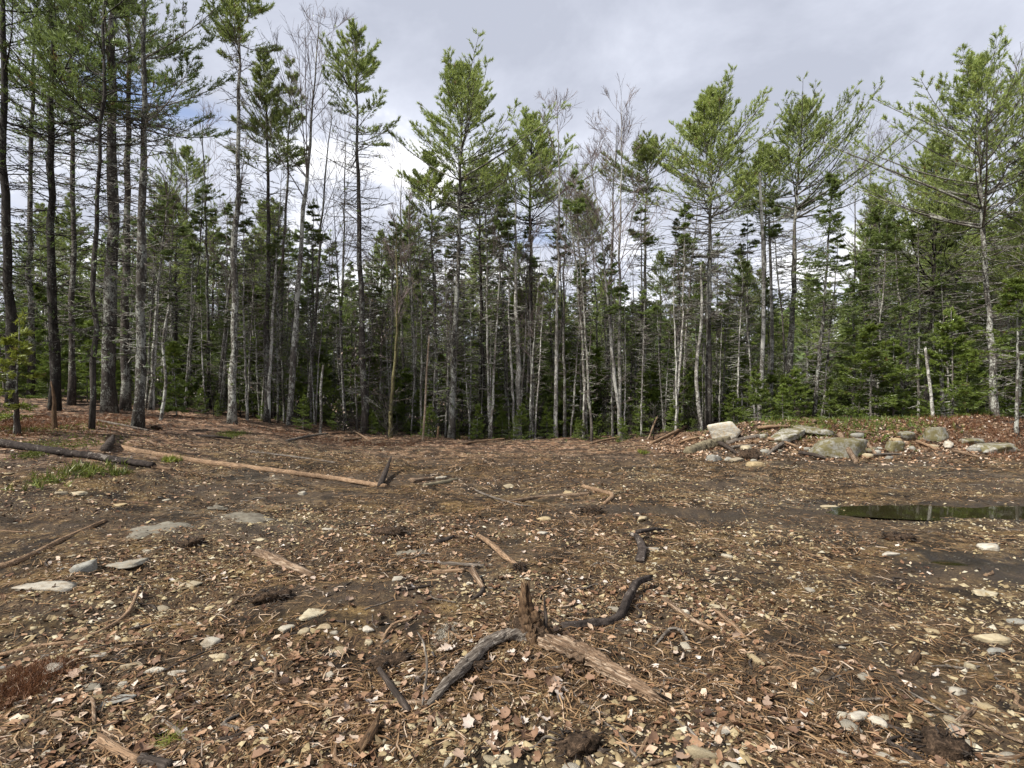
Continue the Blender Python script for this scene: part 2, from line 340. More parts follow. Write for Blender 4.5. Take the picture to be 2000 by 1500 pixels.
    rough = k.math('SUBTRACT', 0.92, k.math('MULTIPLY', w, 0.55))
    h = k.math('ADD', k.math('ADD', fine, k.math('MULTIPLY', vf, 0.5)), k.math('MULTIPLY', chip, 0.5))
    return k.pbr(col, rough, k.bump(h, 0.9, 0.03), 0.25)
ground_mat()
def water_mat():
    k = NT('puddle_water'); p = k.n.new('ShaderNodeBsdfPrincipled')
    p.inputs['Base Color'].default_value = (0.020, 0.018, 0.008, 1); p.inputs['Roughness'].default_value = 0.03; p.inputs['IOR'].default_value = 1.33
    k.l.new(k.bump(k.noise(k.pos(), 9, 2), 0.05, 0.004), p.inputs['Normal']); k.l.new(p.outputs[0], k.out.inputs[0])
water_mat()

# ------------------------------------------------------------------ ground and water
def build_ground():
    th = np.concatenate([np.arange(-180, -60, 3.0), np.linspace(-58, 58, 410), np.arange(63, 180, 3.0)])
    th = np.radians(th); r = np.concatenate([[0.02, 0.5, 0.9], np.exp(np.linspace(math.log(1.2), math.log(45), 330)), np.exp(np.linspace(math.log(48), math.log(1200), 40))])
    TH, R = np.meshgrid(th, r, indexing='ij'); X = np.sin(TH) * R; Y = np.cos(TH) * R
    far = sstep(60, 140, R)
    Z = ground_z(X, Y) * (1 - far) + 1.0 * far * (R < 1e9)
    V = np.stack([X, Y, Z], -1); n, m = R.shape
    i = np.arange(n * m).reshape(n, m); j = np.roll(i, -1, 0)
    T = np.concatenate([np.stack([i[:, :-1], i[:, 1:], j[:, 1:]], -1).reshape(-1, 3), np.stack([i[:, :-1], j[:, 1:], j[:, :-1]], -1).reshape(-1, 3)])
    T = T[:, ::-1]
    q = puddle_q(X, Y); wet = np.clip((4.5 - q) / 3.5, 0, 1) * (1 - far); o = link('ground', make_mesh('ground', V, T, np.repeat(wet.reshape(-1, 1), 3, 1), smooth=True), MATS['soil']); tag(o, 'bulldozed brown soil strewn with gravel and leaf litter', 'ground', kind='structure')
build_ground()
rng = np.random.default_rng(7)
def build_puddles():
    labs = ['long shallow dark puddle in the muddy hollow', 'dark puddle at the end of the muddy hollow', 'small olive green puddle in the wet gravel', 'dark puddle beside the broken flat stone', 'thin wet film of water in a rut']
    for (px, py, a, b), lab in zip(PUDDLES[:4], labs):
        wz = WATER_Z + 0.0015 * (px % 1)
        A = np.linspace(0, 2 * math.pi, 41)[:-1]; k = 1.7 + 0.1 * np.sin(3 * A)
        V = np.stack([px + a * k * np.cos(A), py + b * k * np.sin(A), np.full(40, wz)], -1)
        V = np.concatenate([V, [[px, py, wz]]]); i = np.arange(40)
        o = link('puddle', make_mesh('puddle', V, np.stack([np.full(40, 40), i, (i + 1) % 40], -1)), MATS['puddle_water'])
        tag(o, lab, 'puddle', kind='structure')
build_puddles()

# ------------------------------------------------------------------ trees
def needles(acc, P, D, n, length, width, rng, bright, brown, spread=0.8, up=0.25):
    """tufts of n needle blades at points P along directions D"""
    N = len(P)
    if N == 0: return
    d = D[:, None] * 0.75 + rng.normal(size=(N, n, 3)) * spread * 0.55; d[..., 2] += up
    d = norm(d); L = length * rng.uniform(0.65, 1.2, (N, n, 1)); tip = P[:, None] + d * L
    w = norm(np.cross(d, rng.normal(size=(N, n, 3)))) * width * 0.5
    base = P[:, None] + rng.normal(size=(N, n, 3)) * length * 0.14
    V = np.stack([base + w, tip, base - w], 2).reshape(-1, 3)
    k = np.arange(N * n) * 3; T = np.stack([k, k + 1, k + 2], -1).reshape(-1, 3)
    b = np.clip(np.repeat(bright, n) + rng.normal(0, 0.10, N * n), 0, 1); br = np.repeat(brown, n)
    col = np.stack([b, br, np.zeros_like(b)], -1)
    acc.add(V, T, np.repeat(col, 3, 0))

def trunk_line(H, lean, rng, K=20, wob=0.03):
    t = np.linspace(0, 1, K); P = np.zeros((K, 3)); P[:, 2] = t * H - 0.15 * (t == 0)
    ph = rng.uniform(0, 6.28, 4)
    P[:, 0] = lean[0] * t + wob * H * 0.3 * (np.sin(t * 5 + ph[0]) - np.sin(ph[0])) * t * (1 - t * .6)
    P[:, 1] = lean[1] * t + wob * H * 0.3 * (np.sin(t * 4 + ph[1]) - np.sin(ph[1])) * t * (1 - t * .6)
    P[1:-1, :2] += rng.normal(0, .0016, (K - 2, 2)) * H
    return t, P
def along(P, t, q):
    return np.stack([np.interp(q, t, P[:, k]) for k in range(3)], -1)

def conifer(name, H, cb, R, r0, rng, lean=(0, 0), kind='pine', dens=1.0, dead=90, dead_len=1.0, bark='pine_bark', needle=None, sides=7, live_low=0.15, tuft_n=8, dead_from=0.08, skew=0.0, prof_pow=0.95, full=0):
    """root empty with trunk, branches (bare limbs) and crown (needles); cb = height where the crown starts, R = crown radius"""
    t, TP = trunk_line(H, lean, rng); rt = r0 * (1 - t) ** 0.85 + 0.006; rt[0] *= 1.25
    ridge = 1 + 0.06 * rng.normal(size=(1, 20, sides)) + 0.07 * rng.normal(size=(1, 20, 1))
    V, T = tubes(TP[None], rt[None], sides, ridge=ridge); root = bpy.data.objects.new(name, None); C.objects.link(root); root.empty_display_size = 0.3
    link('trunk', make_mesh('trunk', V, T, smooth=True), MATS[bark], root)
    wood = Acc(); fol = Acc(); CH = H - cb
    # ---- live branches
    if kind == 'pine':
        zs = []; z = H - 0.25
        step = 0.30
        while z > cb:
            zs += [z + rng.uniform(-.08, .08) for _ in range(int(rng.integers(5, 8)) + full)]; z -= step * rng.uniform(0.75, 1.25); step = min(step * 1.06, 0.52)
        zs = np.array(zs); u = np.clip((H - zs) / CH, 0.01, 1)
        az = rng.uniform(0, 6.283, len(zs))
        prof = np.minimum(u ** prof_pow, 1.0) * (1 - 0.22 * sstep(0.8, 1.0, u))
        L = (R * 1.42 * prof * rng.uniform(0.50, 1.12, len(zs)) * (1 + skew * np.cos(az)) + 0.14) * (1 + 0.22 * np.sin(az * 2 + zs * 0.9))
        keep = (rng.uniform(size=len(zs)) < dens * (1 - 0.25 * sstep(.8, 1, u)) * (0.55 + 0.45 * sstep(0.05, 0.3, u)))
        zs, u, az, L = zs[keep], u[keep], az[keep], L[keep]
        el = 0.98 - 0.80 * u + rng.normal(0, .12, len(u)); curve = 0.24 + 0.1 * rng.normal(size=len(u))
    else:
        n = int(13 * CH * dens); zs = H - CH * rng.uniform(0.01, 1, n) ** 0.9; u = (H - zs) / CH; az = rng.uniform(0, 6.283, n)
        L = R * (0.08 + 0.92 * np.minimum(u * 1.25, 1) ** 0.85) * rng.uniform(0.55, 1.1, n) * (1 + skew * np.cos(az)); el = 0.45 - 0.75 * u + rng.normal(0, .1, n); curve = 0.12 + 0.15 * u
    N = len(zs); tt = np.linspace(0, 1, 5)
    O = along(TP, TP[:, 2], zs); hd = np.stack([np.cos(az), np.sin(az), np.zeros(N)], -1)
    side = np.stack([-np.sin(az), np.cos(az), np.zeros(N)], -1); bend = rng.normal(0, .12, N)
    def bpt(q):  # q (N,M) -> points
        return O[:, None] + hd[:, None] * (L[:, None] * q * np.cos(el)[:, None])[..., None] + side[:, None] * (bend[:, None] * L[:, None] * q ** 2)[..., None] + \
            np.array([0, 0, 1.0]) * (L[:, None] * (np.sin(el)[:, None] * q + curve[:, None] * q ** 2))[..., None]
    BP = bpt(np.broadcast_to(tt, (N, 5))); br = (0.006 + 0.009 * L)[:, None] * (1 - 0.8 * tt)[None]
    V, T = tubes(BP, br, 3, cap=False); wood.add(V, T)
    if kind == 'pine':
        M = 20; q = np.linspace(0.20, 1.0, M)[None] + rng.uniform(-.05, .05, (N, M)); sgn = np.where(np.arange(M) % 2, 1, -1)[None] * np.ones((N, 1))
        sl = L[:, None] * (0.42 * (1.08 - q)) + 0.12; ang = rng.uniform(.5, 1.0, (N, M)); nb, nl, nw, nn = 5, 0.150, 0.027, max(4, tuft_n - 2)
    else:
        M = 10; q = np.linspace(0.15, 1.0, M)[None] + rng.uniform(-.04, .04, (N, M)); sgn = np.where(np.arange(M) % 2, 1, -1)[None] * np.ones((N, 1))
        sl = L[:, None] * (0.45 * (1.1 - q)) + 0.06; ang = rng.uniform(.7, 1.0, (N, M)); nb, nl, nw, nn = 4, 0.115, 0.027, max(5, tuft_n - 1)
    q = np.clip(q, 0, 1)
    if kind == 'pine': has = (rng.uniform(size=(N, M)) < np.clip(0.28 + 0.58 * L / (R * 1.1), .36, .92)[:, None]).ravel()
    else: has = np.ones(N * M, bool)
    S0 = bpt(q); S1 = bpt(np.clip(q + 0.03, 0, 1.03)); fd = norm(S1 - S0)
    sd_ = norm(fd * np.cos(ang)[..., None] + side[:, None] * (sgn * np.sin(ang))[..., None] + np.array([0, 0, 0.12 if kind == 'pine' else -0.08]) + rng.normal(0, .12, (N, M, 3)))
    S2 = S0 + sd_ * sl[..., None]; SP = np.stack([S0, S2 + np.array([0, 0, 0.10 * 1 if kind == 'pine' else -0.02]) * sl[..., None]], 2).reshape(-1, 2, 3)[has]
    V, T = tubes(SP, np.broadcast_to(np.array([.007, .003]), (len(SP), 2)), 3, cap=False); wood.add(V, T)
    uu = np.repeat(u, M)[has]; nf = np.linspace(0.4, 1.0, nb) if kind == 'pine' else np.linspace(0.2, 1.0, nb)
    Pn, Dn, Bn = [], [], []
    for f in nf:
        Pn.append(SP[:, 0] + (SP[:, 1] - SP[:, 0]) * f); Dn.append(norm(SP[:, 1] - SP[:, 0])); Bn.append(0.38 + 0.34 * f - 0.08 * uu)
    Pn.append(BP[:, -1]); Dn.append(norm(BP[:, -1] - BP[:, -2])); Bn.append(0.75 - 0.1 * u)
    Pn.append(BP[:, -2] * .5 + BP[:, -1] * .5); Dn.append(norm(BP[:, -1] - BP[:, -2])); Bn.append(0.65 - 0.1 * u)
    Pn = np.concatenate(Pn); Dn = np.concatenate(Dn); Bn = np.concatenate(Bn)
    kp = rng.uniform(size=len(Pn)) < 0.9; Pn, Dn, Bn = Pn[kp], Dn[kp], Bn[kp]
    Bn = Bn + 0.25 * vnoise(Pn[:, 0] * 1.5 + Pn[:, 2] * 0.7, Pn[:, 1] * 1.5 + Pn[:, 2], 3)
    brown = (rng.uniform(size=len(Pn)) < (0.03 if kind == 'pine' else 0.02)) * 1.0
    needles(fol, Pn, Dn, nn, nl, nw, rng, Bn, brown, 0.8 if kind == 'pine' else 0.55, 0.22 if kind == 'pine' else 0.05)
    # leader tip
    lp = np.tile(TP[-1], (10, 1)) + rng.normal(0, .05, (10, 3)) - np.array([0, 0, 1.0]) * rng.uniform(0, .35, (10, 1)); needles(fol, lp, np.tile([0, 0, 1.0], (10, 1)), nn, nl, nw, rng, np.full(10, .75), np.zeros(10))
    # ---- dead bare limbs under the crown
    if dead:
        zs = rng.uniform(H * dead_from, cb + 0.15 * CH, dead); az = rng.uniform(0, 6.283, dead); k = len(zs)
        L = dead_len * (0.42 + 0.58 * np.clip(zs / cb, 0, 1)) * rng.uniform(0.35, 1.15, k)
        O = along(TP, TP[:, 2], zs); hd = np.stack([np.cos(az), np.sin(az), rng.normal(0.06, .16, k)], -1); t4 = np.linspace(0, 1, 4)
        dr = rng.normal(-0.02, .14, k); sb = rng.normal(0, .12, k); side = np.stack([-np.sin(az), np.cos(az), np.zeros(k)], -1)
        DP = O[:, None] + hd[:, None] * (L[:, None] * t4)[..., None] + np.array([0, 0, 1.0]) * (dr[:, None] * L[:, None] * t4 ** 2)[..., None] + side[:, None] * (sb[:, None] * L[:, None] * t4 ** 2)[..., None]
        V, T = tubes(DP, (0.010 + 0.008 * L)[:, None] * (1 - 0.7 * t4)[None], 3, cap=False); wood.add(V, T)
        m = 6; qi = rng.uniform(0.2, 0.98, (k, m)); B0 = DP[:, :1] + (DP[:, -1:] - DP[:, :1]) * qi[..., None]
        sdir = norm(norm(DP[:, -1] - DP[:, 0])[:, None] * 0.7 + side[:, None] * rng.choice([-1, 1], (k, m))[..., None] * 0.7 + rng.normal(0, .3, (k, m, 3)))
        B1 = B0 + sdir * (L[:, None] * rng.uniform(.15, .45, (k, m)))[..., None]
        SP2 = np.stack([B0, B1], 2).reshape(-1, 2, 3)
        V, T = tubes(SP2, np.broadcast_to(np.array([.009, .005]), (len(SP2), 2)), 3, cap=False); wood.add(V, T)
        # a little green left on some of them
        g = rng.uniform(size=len(SP2)) < live_low
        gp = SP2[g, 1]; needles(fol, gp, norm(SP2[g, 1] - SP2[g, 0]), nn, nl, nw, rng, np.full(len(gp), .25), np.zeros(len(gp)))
    link('branches', wood.mesh('branches'), MATS['twig_bark' if bark != 'dark_bark' else 'dark_bark'], root)['kind'] = 'stuff'
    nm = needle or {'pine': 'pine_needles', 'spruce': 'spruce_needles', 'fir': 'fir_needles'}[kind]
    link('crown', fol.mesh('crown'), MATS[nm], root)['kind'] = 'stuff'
    return root

def broadleaf(name, H, rng, r0, lean=(0, 0), fork=0.45, spread=0.35, n1=16, n2=7, n3=4, bark='grey_bark', twig='redtwig_bark', leafy=0, wob=0.03, sides=7):
    """leafless broadleaf tree: trunk, ascending limbs, fine twigs; optional dry leaves still hanging"""
    t, TP = trunk_line(H, lean, rng, wob=wob); rt = r0 * (1 - t) ** 0.8 + 0.005; rt[0] *= 1.35
    root = bpy.data.objects.new(name, None); C.objects.link(root); root.empty_display_size = 0.3
    V, T = tubes(TP[None], rt[None], sides, ridge=1 + 0.05 * rng.normal(size=(1, 20, sides)) + 0.06 * rng.normal(size=(1, 20, 1))); link('trunk', make_mesh('trunk', V, T, smooth=True), MATS[bark], root)
    wood = Acc(); t5 = np.linspace(0, 1, 5)
    def spawn(P0, D0, L, sp, upb):
        k = len(P0); d = norm(D0 + rng.normal(0, 1, (k, 3)) * sp); d2 = norm(d + np.array([0, 0, upb]) + rng.normal(0, .12, (k, 3)))
        P = P0[:, None] + d[:, None] * (L[:, None] * t5)[..., None] + (d2 - d)[:, None] * (L[:, None] * t5 ** 2 * .6)[..., None]
        return P
    q = fork + (1 - fork) * rng.uniform(0, .93, n1) ** 0.9; P0 = along(TP, t, q); az = rng.uniform(0, 6.283, n1)
    D0 = np.stack([np.cos(az) * .75, np.sin(az) * .75, np.full(n1, .75)], -1); L = H * spread * (1.15 - q) / (1.15 - fork) * rng.uniform(.6, 1.15, n1) + 0.25
    B1 = spawn(P0, norm(D0), L, .15, .5); r1 = np.maximum(0.35 * r0 * (1.1 - q), .008)
    V, T = tubes(B1, r1[:, None] * (1 - .75 * t5)[None], 4, cap=False); wood.add(V, T)
    def sub(B, Lp, n, lo, lf, sp, rr, upb, K3=3):
        k = len(B); qq = rng.uniform(lo, 1, (k, n)); f = qq * 4; i = np.clip(f.astype(int), 0, 3); w = (f - i)[..., None]
        ar = np.arange(k)[:, None]; P0 = B[ar, i] * (1 - w) + B[ar, i + 1] * w; D0 = norm(B[ar, i + 1] - B[ar, i])
        L = Lp[:, None] * lf * (1.2 - qq) * rng.uniform(.6, 1.2, (k, n)) + .10
        P = spawn(P0.reshape(-1, 3), D0.reshape(-1, 3), L.ravel(), sp, upb); tk = [0, 2, 4] if rr < .006 else [0, 1, 2, 3, 4]; V, T = tubes(P[:, tk], (rr * np.ones(len(P)))[:, None] * (1 - .55 * t5[tk])[None], K3, cap=False); wood.add(V, T)
        return P, L.ravel()
    B2, L2 = sub(B1, L, n2, .2, .5, .5, .008, .35)
    top = along(TP, t, rng.uniform(fork, 1, 20)); B2b = spawn(top, norm(rng.normal(0, .5, (20, 3)) + [0, 0, .8]), np.full(20, H * .06 + .15), .2, .3); V, T = tubes(B2b, np.full((20, 5), .006), 3, cap=False); wood.add(V, T)
    B3, L3 = sub(np.concatenate([B2, B2b]), np.concatenate([L2, np.full(20, H * .06 + .15)]), n3, .15, .55, .45, .0052, .25)
    # stray thin twigs low on the stem
    k = 10; P0 = along(TP, t, rng.uniform(min(.12, fork * .5), fork, k)); az = rng.uniform(0, 6.283, k); B4 = spawn(P0, norm(np.stack([np.cos(az), np.sin(az), np.full(k, .35)], -1)), rng.uniform(.3, 1.1, k), .2, .25); V, T = tubes(B4, np.full((k, 5), .006) * (1 - .6 * t5), 3, cap=False); wood.add(V, T); sub(B4, rng.uniform(.3, 1, k), 4, .2, .5, .5, .005, .2)
    link('branches', wood.mesh('branches'), MATS[twig], root)['kind'] = 'stuff'
    if leafy:
        acc = Acc(); tips = np.concatenate([B3[:, -1], B3[:, 3], B4[:, -1]]); i = rng.choice(len(tips), leafy); P = tips[i] + rng.normal(0, .03, (leafy, 3)); blades(acc, P, 0.085, rng, 0.9, tilt=1.2); link('dry_leaves', acc.mesh('dry_leaves'), MATS['leaf_litter'], root)['kind'] = 'stuff'
    return root

def blades(acc, P, size, rng, bright=0.6, tilt=0.35, n=None, sd=None):
    """small folded leaf shapes, four triangles each"""
    N = len(P); a = rng.uniform(0, 6.283, N); s = size * (rng.uniform(.6, 1.3, N) if sd is None else sd)
    f = norm(np.stack([np.cos(a), np.sin(a), rng.normal(0, tilt, N)], -1)); w = norm(np.cross(f, norm(np.stack([rng.normal(0, tilt, N), rng.normal(0, tilt, N), np.ones(N)], -1)))); up = np.cross(w, f)
    sg = np.where(up[:, 2:] < 0, -1, 1); up = up * sg
    S = s[:, None]; rr = lambda lo, hi: rng.uniform(lo, hi, (N, 1))
    v = [P - f * S * .5, P - f * S * rr(.0, .2) + w * S * rr(.22, .42) + up * S * rr(-.05, .28), P + f * S * rr(.1, .3) + w * S * rr(.15, .36) + up * S * rr(0, .25),
         P + f * S * .5 + up * S * rr(-.1, .3), P + f * S * rr(.0, .2) - w * S * rr(.2, .4) + up * S * rr(-.05, .28), P + up * S * rr(-.04, .06)]
    V = np.stack(v, 1).reshape(-1, 3); k = np.arange(N)[:, None] * 6
    T = np.concatenate([k + np.array([[0, 1, 5]]), k + np.array([[1, 2, 5]]), k + np.array([[2, 3, 5]]), k + np.array([[3, 4, 5]]), k + np.array([[4, 0, 5]])])
    c = np.clip(rng.normal(bright, .22, N), 0, 1) if np.isscalar(bright) else bright
    acc.add(V, T, np.repeat(np.stack([c, c, c], -1), 6, 0))

print('setup', time.time() - T0)
def place_px(px, d): 
    x = (px - CX) / F * d; return Vector((x, d, gz(x, d)))
def span(px, d, pxt, yt):
    b = place_px(px, d); H = CAM_H - (yt - HY) / F * d - b.z; lean = (pxt - px) / F * d
    return b, H, lean

# (kind, base px, depth m, top px, top row, base trunk px, crown-base row, crown half-width px, options, label)
HERO = [
 ('pine', 22, 17.0, 14, -330, 25, 330, 170, dict(dens=.45, dead=120, dead_len=1.3, tuft_n=6, bark='dark_bark'), 'tall dark pine at the bank top beside the yellow-green young fir'),
 ('pine', 106, 18.0, 104, -330, 24, 300, 160, dict(dens=.5, dead=120, dead_len=1.3, tuft_n=6, bark='dark_bark'), 'tall straight dark pine behind the rust coloured broken stub'),
 ('pine', 179, 14.0, 196, -420, 13, 250, 110, dict(dens=.4, dead=100, dead_len=1.0, tuft_n=6, bark='dark_bark'), 'slim dark pine standing forward on the rust-red bank'),
 ('pine', 213, 18.0, 232, -380, 34, 330, 165, dict(dens=.5, dead=120, dead_len=1.4, tuft_n=7), 'thickest mossy pine trunk of the group on the bank'),
 ('pine', 243, 21.0, 246, -220, 22, 260, 120, dict(dens=.5, dead=120, dead_len=1.3, tuft_n=6), 'pine close behind the thickest trunk on the bank'),
 ('pine', 270, 15.5, 290, -260, 25, 270, 125, dict(dens=.6, dead=130, dead_len=1.1, tuft_n=8, bark='grey_bark', skew=.35), 'grey barked pine with green boughs reaching into the open sky'),
 ('pine', 140, 21.0, 138, -180, 15, 280, 100, dict(dens=.5, dead=120, dead_len=1.1, tuft_n=6, bark='pine_bark'), 'slender pine between the two straight dark bank pines'),
 ('pine', 60, 22.0, 66, -150, 16, 300, 110, dict(dens=.5, dead=120, dead_len=1.1, tuft_n=6, bark='pine_bark'), 'slender pine deeper on the bank behind the young fir'),
 ('pine', 453, 19.0, 450, -75, 19, 105, 85, dict(dens=.75, dead=170, dead_len=.75, bark='grey_bark', live_low=.02), 'tall lichen-grey pine with long bare trunk and small high crown'),
 ('pine', 522, 22.0, 510, 86, 16, 340, 62, dict(dens=.72, dead=170, dead_len=1.1, tuft_n=7), 'narrow ragged dark-topped pine next to the forked bare maple'),
 ('pine', 546, 25.0, 563, 112, 11, 330, 42, dict(dens=.5, dead=130, dead_len=.8, tuft_n=6), 'thin wispy pine growing close against the narrow ragged pine'),
 ('pine', 711, 22.0, 700, 50, 18, 300, 82, dict(dens=.62, dead=190, dead_len=1.5, live_low=.05), 'lanky pine with bare black spikes of limbs below a thin crown'),
 ('pine', 880, 22.0, 903, 102, 18, 410, 118, dict(dens=1.0, dead=200, dead_len=1.7, tuft_n=8, bark='grey_bark', skew=.1), 'broad bushy pine with one long bough reaching out high up'),
 ('pine', 1035, 26.0, 1042, 194, 16, 450, 92, dict(dens=1.0, dead=190, dead_len=1.7, tuft_n=8, bark='dark_bark'), 'deep green pine behind the bare reddish-twigged birch'),
 ('pine', 1254, 25.0, 1266, 270, 12, 375, 62, dict(dens=.95, dead=150, dead_len=1.3, live_low=.3, bark='grey_bark'), 'small-topped pine between the bare birches and the shapely pine'),
 ('pine', 1384, 22.5, 1388, 150, 18, 425, 108, dict(dens=.95, dead=150, dead_len=1.9, tuft_n=8, bark='grey_bark', live_low=.06, dead_from=.32), 'shapely bright green pine standing beside the pale boulder'),
 ('pine', 1488, 28.0, 1494, 262, 10, 440, 62, dict(dens=.9, dead=110, dead_len=1.2), 'yellow-green pine squeezed between two taller shapely pines'),
 ('pine', 1534, 26.5, 1572, 178, 17, 440, 125, dict(dens=.95, dead=120, dead_len=1.7, tuft_n=8, bark='grey_bark', dead_from=.35, skew=.15), 'tall pine with sweeping upturned boughs and clean grey trunk'),
 ('spruce', 1588, 22.5, 1622, 342, 11, 620, 62, dict(dens=1.0, dead=110, dead_len=.9, bark='grey_bark', tuft_n=7), 'dark spruce leaning a little with a clean pale lower trunk'),
 ('spruce', 1716, 22.5, 1712, 382, 12, 690, 72, dict(dens=1.0, dead=90, dead_len=1.0, bark='grey_bark', tuft_n=7), 'dark spruce with double grey stem base on the rocky mound'),
 ('pine', 1806, 27.0, 1830, 252, 17, 600, 112, dict(dens=1.0, dead=120, dead_len=1.8, bark='dark_bark'), 'dark trunked pine behind the two broken snags'),
 ('pine', 1945, 20.5, 1912, 66, 18, 455, 185, dict(dens=.9, dead=140, dead_len=1.7, tuft_n=8, bark='grey_bark', prof_pow=1.05), 'largest yellow-green pine with a tall pointed open top'),
 ('pine', 2065, 21.0, 2060, 205, 18, 600, 160, dict(dens=1.0, dead=110, dead_len=1.7, tuft_n=8), 'bushy olive pine beyond the largest pointed pine'),
 ('fir', 1326, 26.5, 1325, 428, 9, 650, 55, dict(dens=1.0, dead=70, dead_len=.8, tuft_n=7, bark='grey_bark'), 'mid-green fir under the shapely bright pine'),
 ('pine', 1142, 36.0, 1140, 386, 10, 520, 75, dict(dens=1.0, dead=110, dead_len=1.4), 'pine crown rising behind the leaning white birch'),
 ('pine', 372, 34.0, 372, 300, 12, 470, 80, dict(dens=1.0, dead=110, dead_len=1.4), 'light green rounded pine in the gap beneath the white cloud'),
 ('pine', 855, 23.5, 838, 300, 12, 480, 60, dict(dens=.7, dead=170, dead_len=1.3, bark='grey_bark'), 'pine standing close beside the broad bushy pine'),
 ('pine', 945, 27.0, 940, 330, 13, 480, 75, dict(dens=.9, dead=150, dead_len=1.7, bark='dark_bark'), 'dark pine with many crooked bare limbs, right of the bushy pine'),
]
HANDLE = ['the bank-top dark pine', 'the pine behind the rusty stub', 'the slim dark bank pine', 'the thickest pine of the bank', 'the pine behind the thickest trunk', 'the grey-barked bank pine',
 'the slender pine between dark pines', 'the slender pine deep on the bank', 'the high-crowned lichen-grey pine', 'the narrow ragged pine', 'the thin wispy pine', 'the lanky spiky-limbed pine', 'the broad bushy pine', 'the deep green pine', 'the small-topped pine', 'the shapely bright pine', 'the yellow-green squeezed pine',
 'the pine with sweeping boughs', 'the leaning dark spruce', 'the double-stemmed dark spruce', 'the dark pine behind the snags', 'the largest pointed pine', 'the bushy olive pine', 'the mid-green fir', 'the pine behind the leaning birch', 'the light green rounded pine', 'the bushy pine\'s close neighbour', 'the crooked-limbed dark pine']
MARKS = []
def near_handle(x, y, marks):
    return min(marks, key=lambda m: (m[0] - x) ** 2 + (m[1] - y) ** 2)
for i, (kind, px, d, pxt, yt, tw, cbrow, hw, opt, lab) in enumerate(HERO):
    r = np.random.default_rng(100 + i); b, H, lean = span(px, d, pxt, yt)
    if kind == 'pine' and px in (880, 1035, 1254, 1384, 1488, 1534, 1806, 1945, 2065): opt = dict(opt, full=3, prof_pow=.85); hw *= 1.12; H -= .75 + .3 * (px == 1945)      # upswept boughs overtop the leader
    if px < 300: opt = dict(opt, needle='spruce_needles')        # backlit shade of the bank crowns put into a darker needle colour
    cbz = CAM_H - (cbrow - HY) / F * d - b.z; o = dict(opt)
    root = conifer({'pine': 'pine_tree', 'spruce': 'spruce_tree', 'fir': 'fir_tree'}[kind], H, cbz, hw / F * d, tw / F * d * .5 * .76, r, (lean, r.normal(0, .2)), kind, sides=9, **o)
    root.location = b; tag(root, lab, 'tree', 'conifers along the edge of the clearing'); MARKS.append((b.x, b.y, HANDLE[i]))
print('heroes', time.time() - T0)

BARE = [
 (566, 22.0, 622, 30, 15, dict(fork=.52, spread=.34, n1=20, n2=8, n3=5, bark='grey_bark'), 'tall bare maple forking high above the ragged pine'),
 (600, 24.0, 655, 175, 9, dict(fork=.4, spread=.25, n1=14, bark='grey_bark'), 'bare slender tree leaning beside the tall forked maple'),
 (660, 26.0, 672, 225, 8, dict(fork=.45, spread=.26, n1=14), 'thin bare tree just beside the lanky pine'),
 (790, 27.0, 782, 300, 8, dict(fork=.45, spread=.28, n1=14), 'thin bare tree in the dip between two pines'),
 (408, 26.0, 402, 195, 8, dict(fork=.45, spread=.25, n1=14), 'thin bare tree against the white cloud'),
 (1086, 22.5, 1088, 192, 10, dict(fork=.42, spread=.26, n1=18, n2=7, n3=5, bark='pale_bark'), 'white spotted birch with fine reddish twigs before the deep green pine'),
 (1014, 22.5, 1008, 330, 14, dict(fork=.55, spread=.22, n1=14, bark='pale_bark'), 'pale grey birch trunk with flaking bark, left of the spotted birch'),
 (1214, 22.0, 1150, 300, 9, dict(fork=.5, spread=.34, n1=18, n2=8, n3=5, bark='pale_bark', wob=.05), 'white birch leaning away with a spreading bare crown'),
 (1210, 23.5, 1214, 185, 9, dict(fork=.42, spread=.28, n1=20, n2=8, n3=5, bark='pale_bark'), 'upright white birch with the tallest bare twiggy crown'),
 (1180, 25.5, 1205, 240, 10, dict(fork=.5, spread=.3, n1=16, n2=7, n3=5, bark='grey_bark'), 'grey barked bare tree behind the two white birches'),
 (1700, 29.0, 1702, 245, 8, dict(fork=.45, spread=.28, n1=18, n2=7, n3=4), 'bare twiggy tree in the gap below the bright cloud'),
 (1668, 31.0, 1672, 300, 7, dict(fork=.45, spread=.25, n1=14), 'faint bare tree behind the leaning dark spruce'),
 (742, 23.5, 748, 560, 6, dict(fork=.15, spread=.35, n1=16, n2=5, n3=3, leafy=160, bark='twig_bark'), 'young oak still holding dry brown leaves under the lanky pine'),
 (698, 22.5, 690, 620, 4, dict(fork=.12, spread=.35, n1=12, n2=5, n3=3, leafy=110, bark='twig_bark'), 'small oak sapling with tan leaves at the foot of the lanky pine'),
 (1990, 22.0, 1994, 130, 7, dict(fork=.5, spread=.22, n1=12), 'bare thin tree next to the largest yellow-green pine'),
 (762, 21.5, 776, 420, 9, dict(fork=.5, spread=.2, n1=12, bark='moss_bark', wob=.10), 'crooked mossy olive stem beside the young oaks'),
]
for i, (px, d, pxt, yt, tw, opt, lab) in enumerate(BARE):
    r = np.random.default_rng(300 + i); b, H, lean = span(px, d, pxt, yt)
    root = broadleaf('bare_tree', H, r, tw / F * d * .5 * .82, (lean, r.normal(0, .2)), **opt); root.location = b; tag(root, lab, 'tree', 'leafless broadleaf trees at the edge of the wood')
print('bare', time.time() - T0)

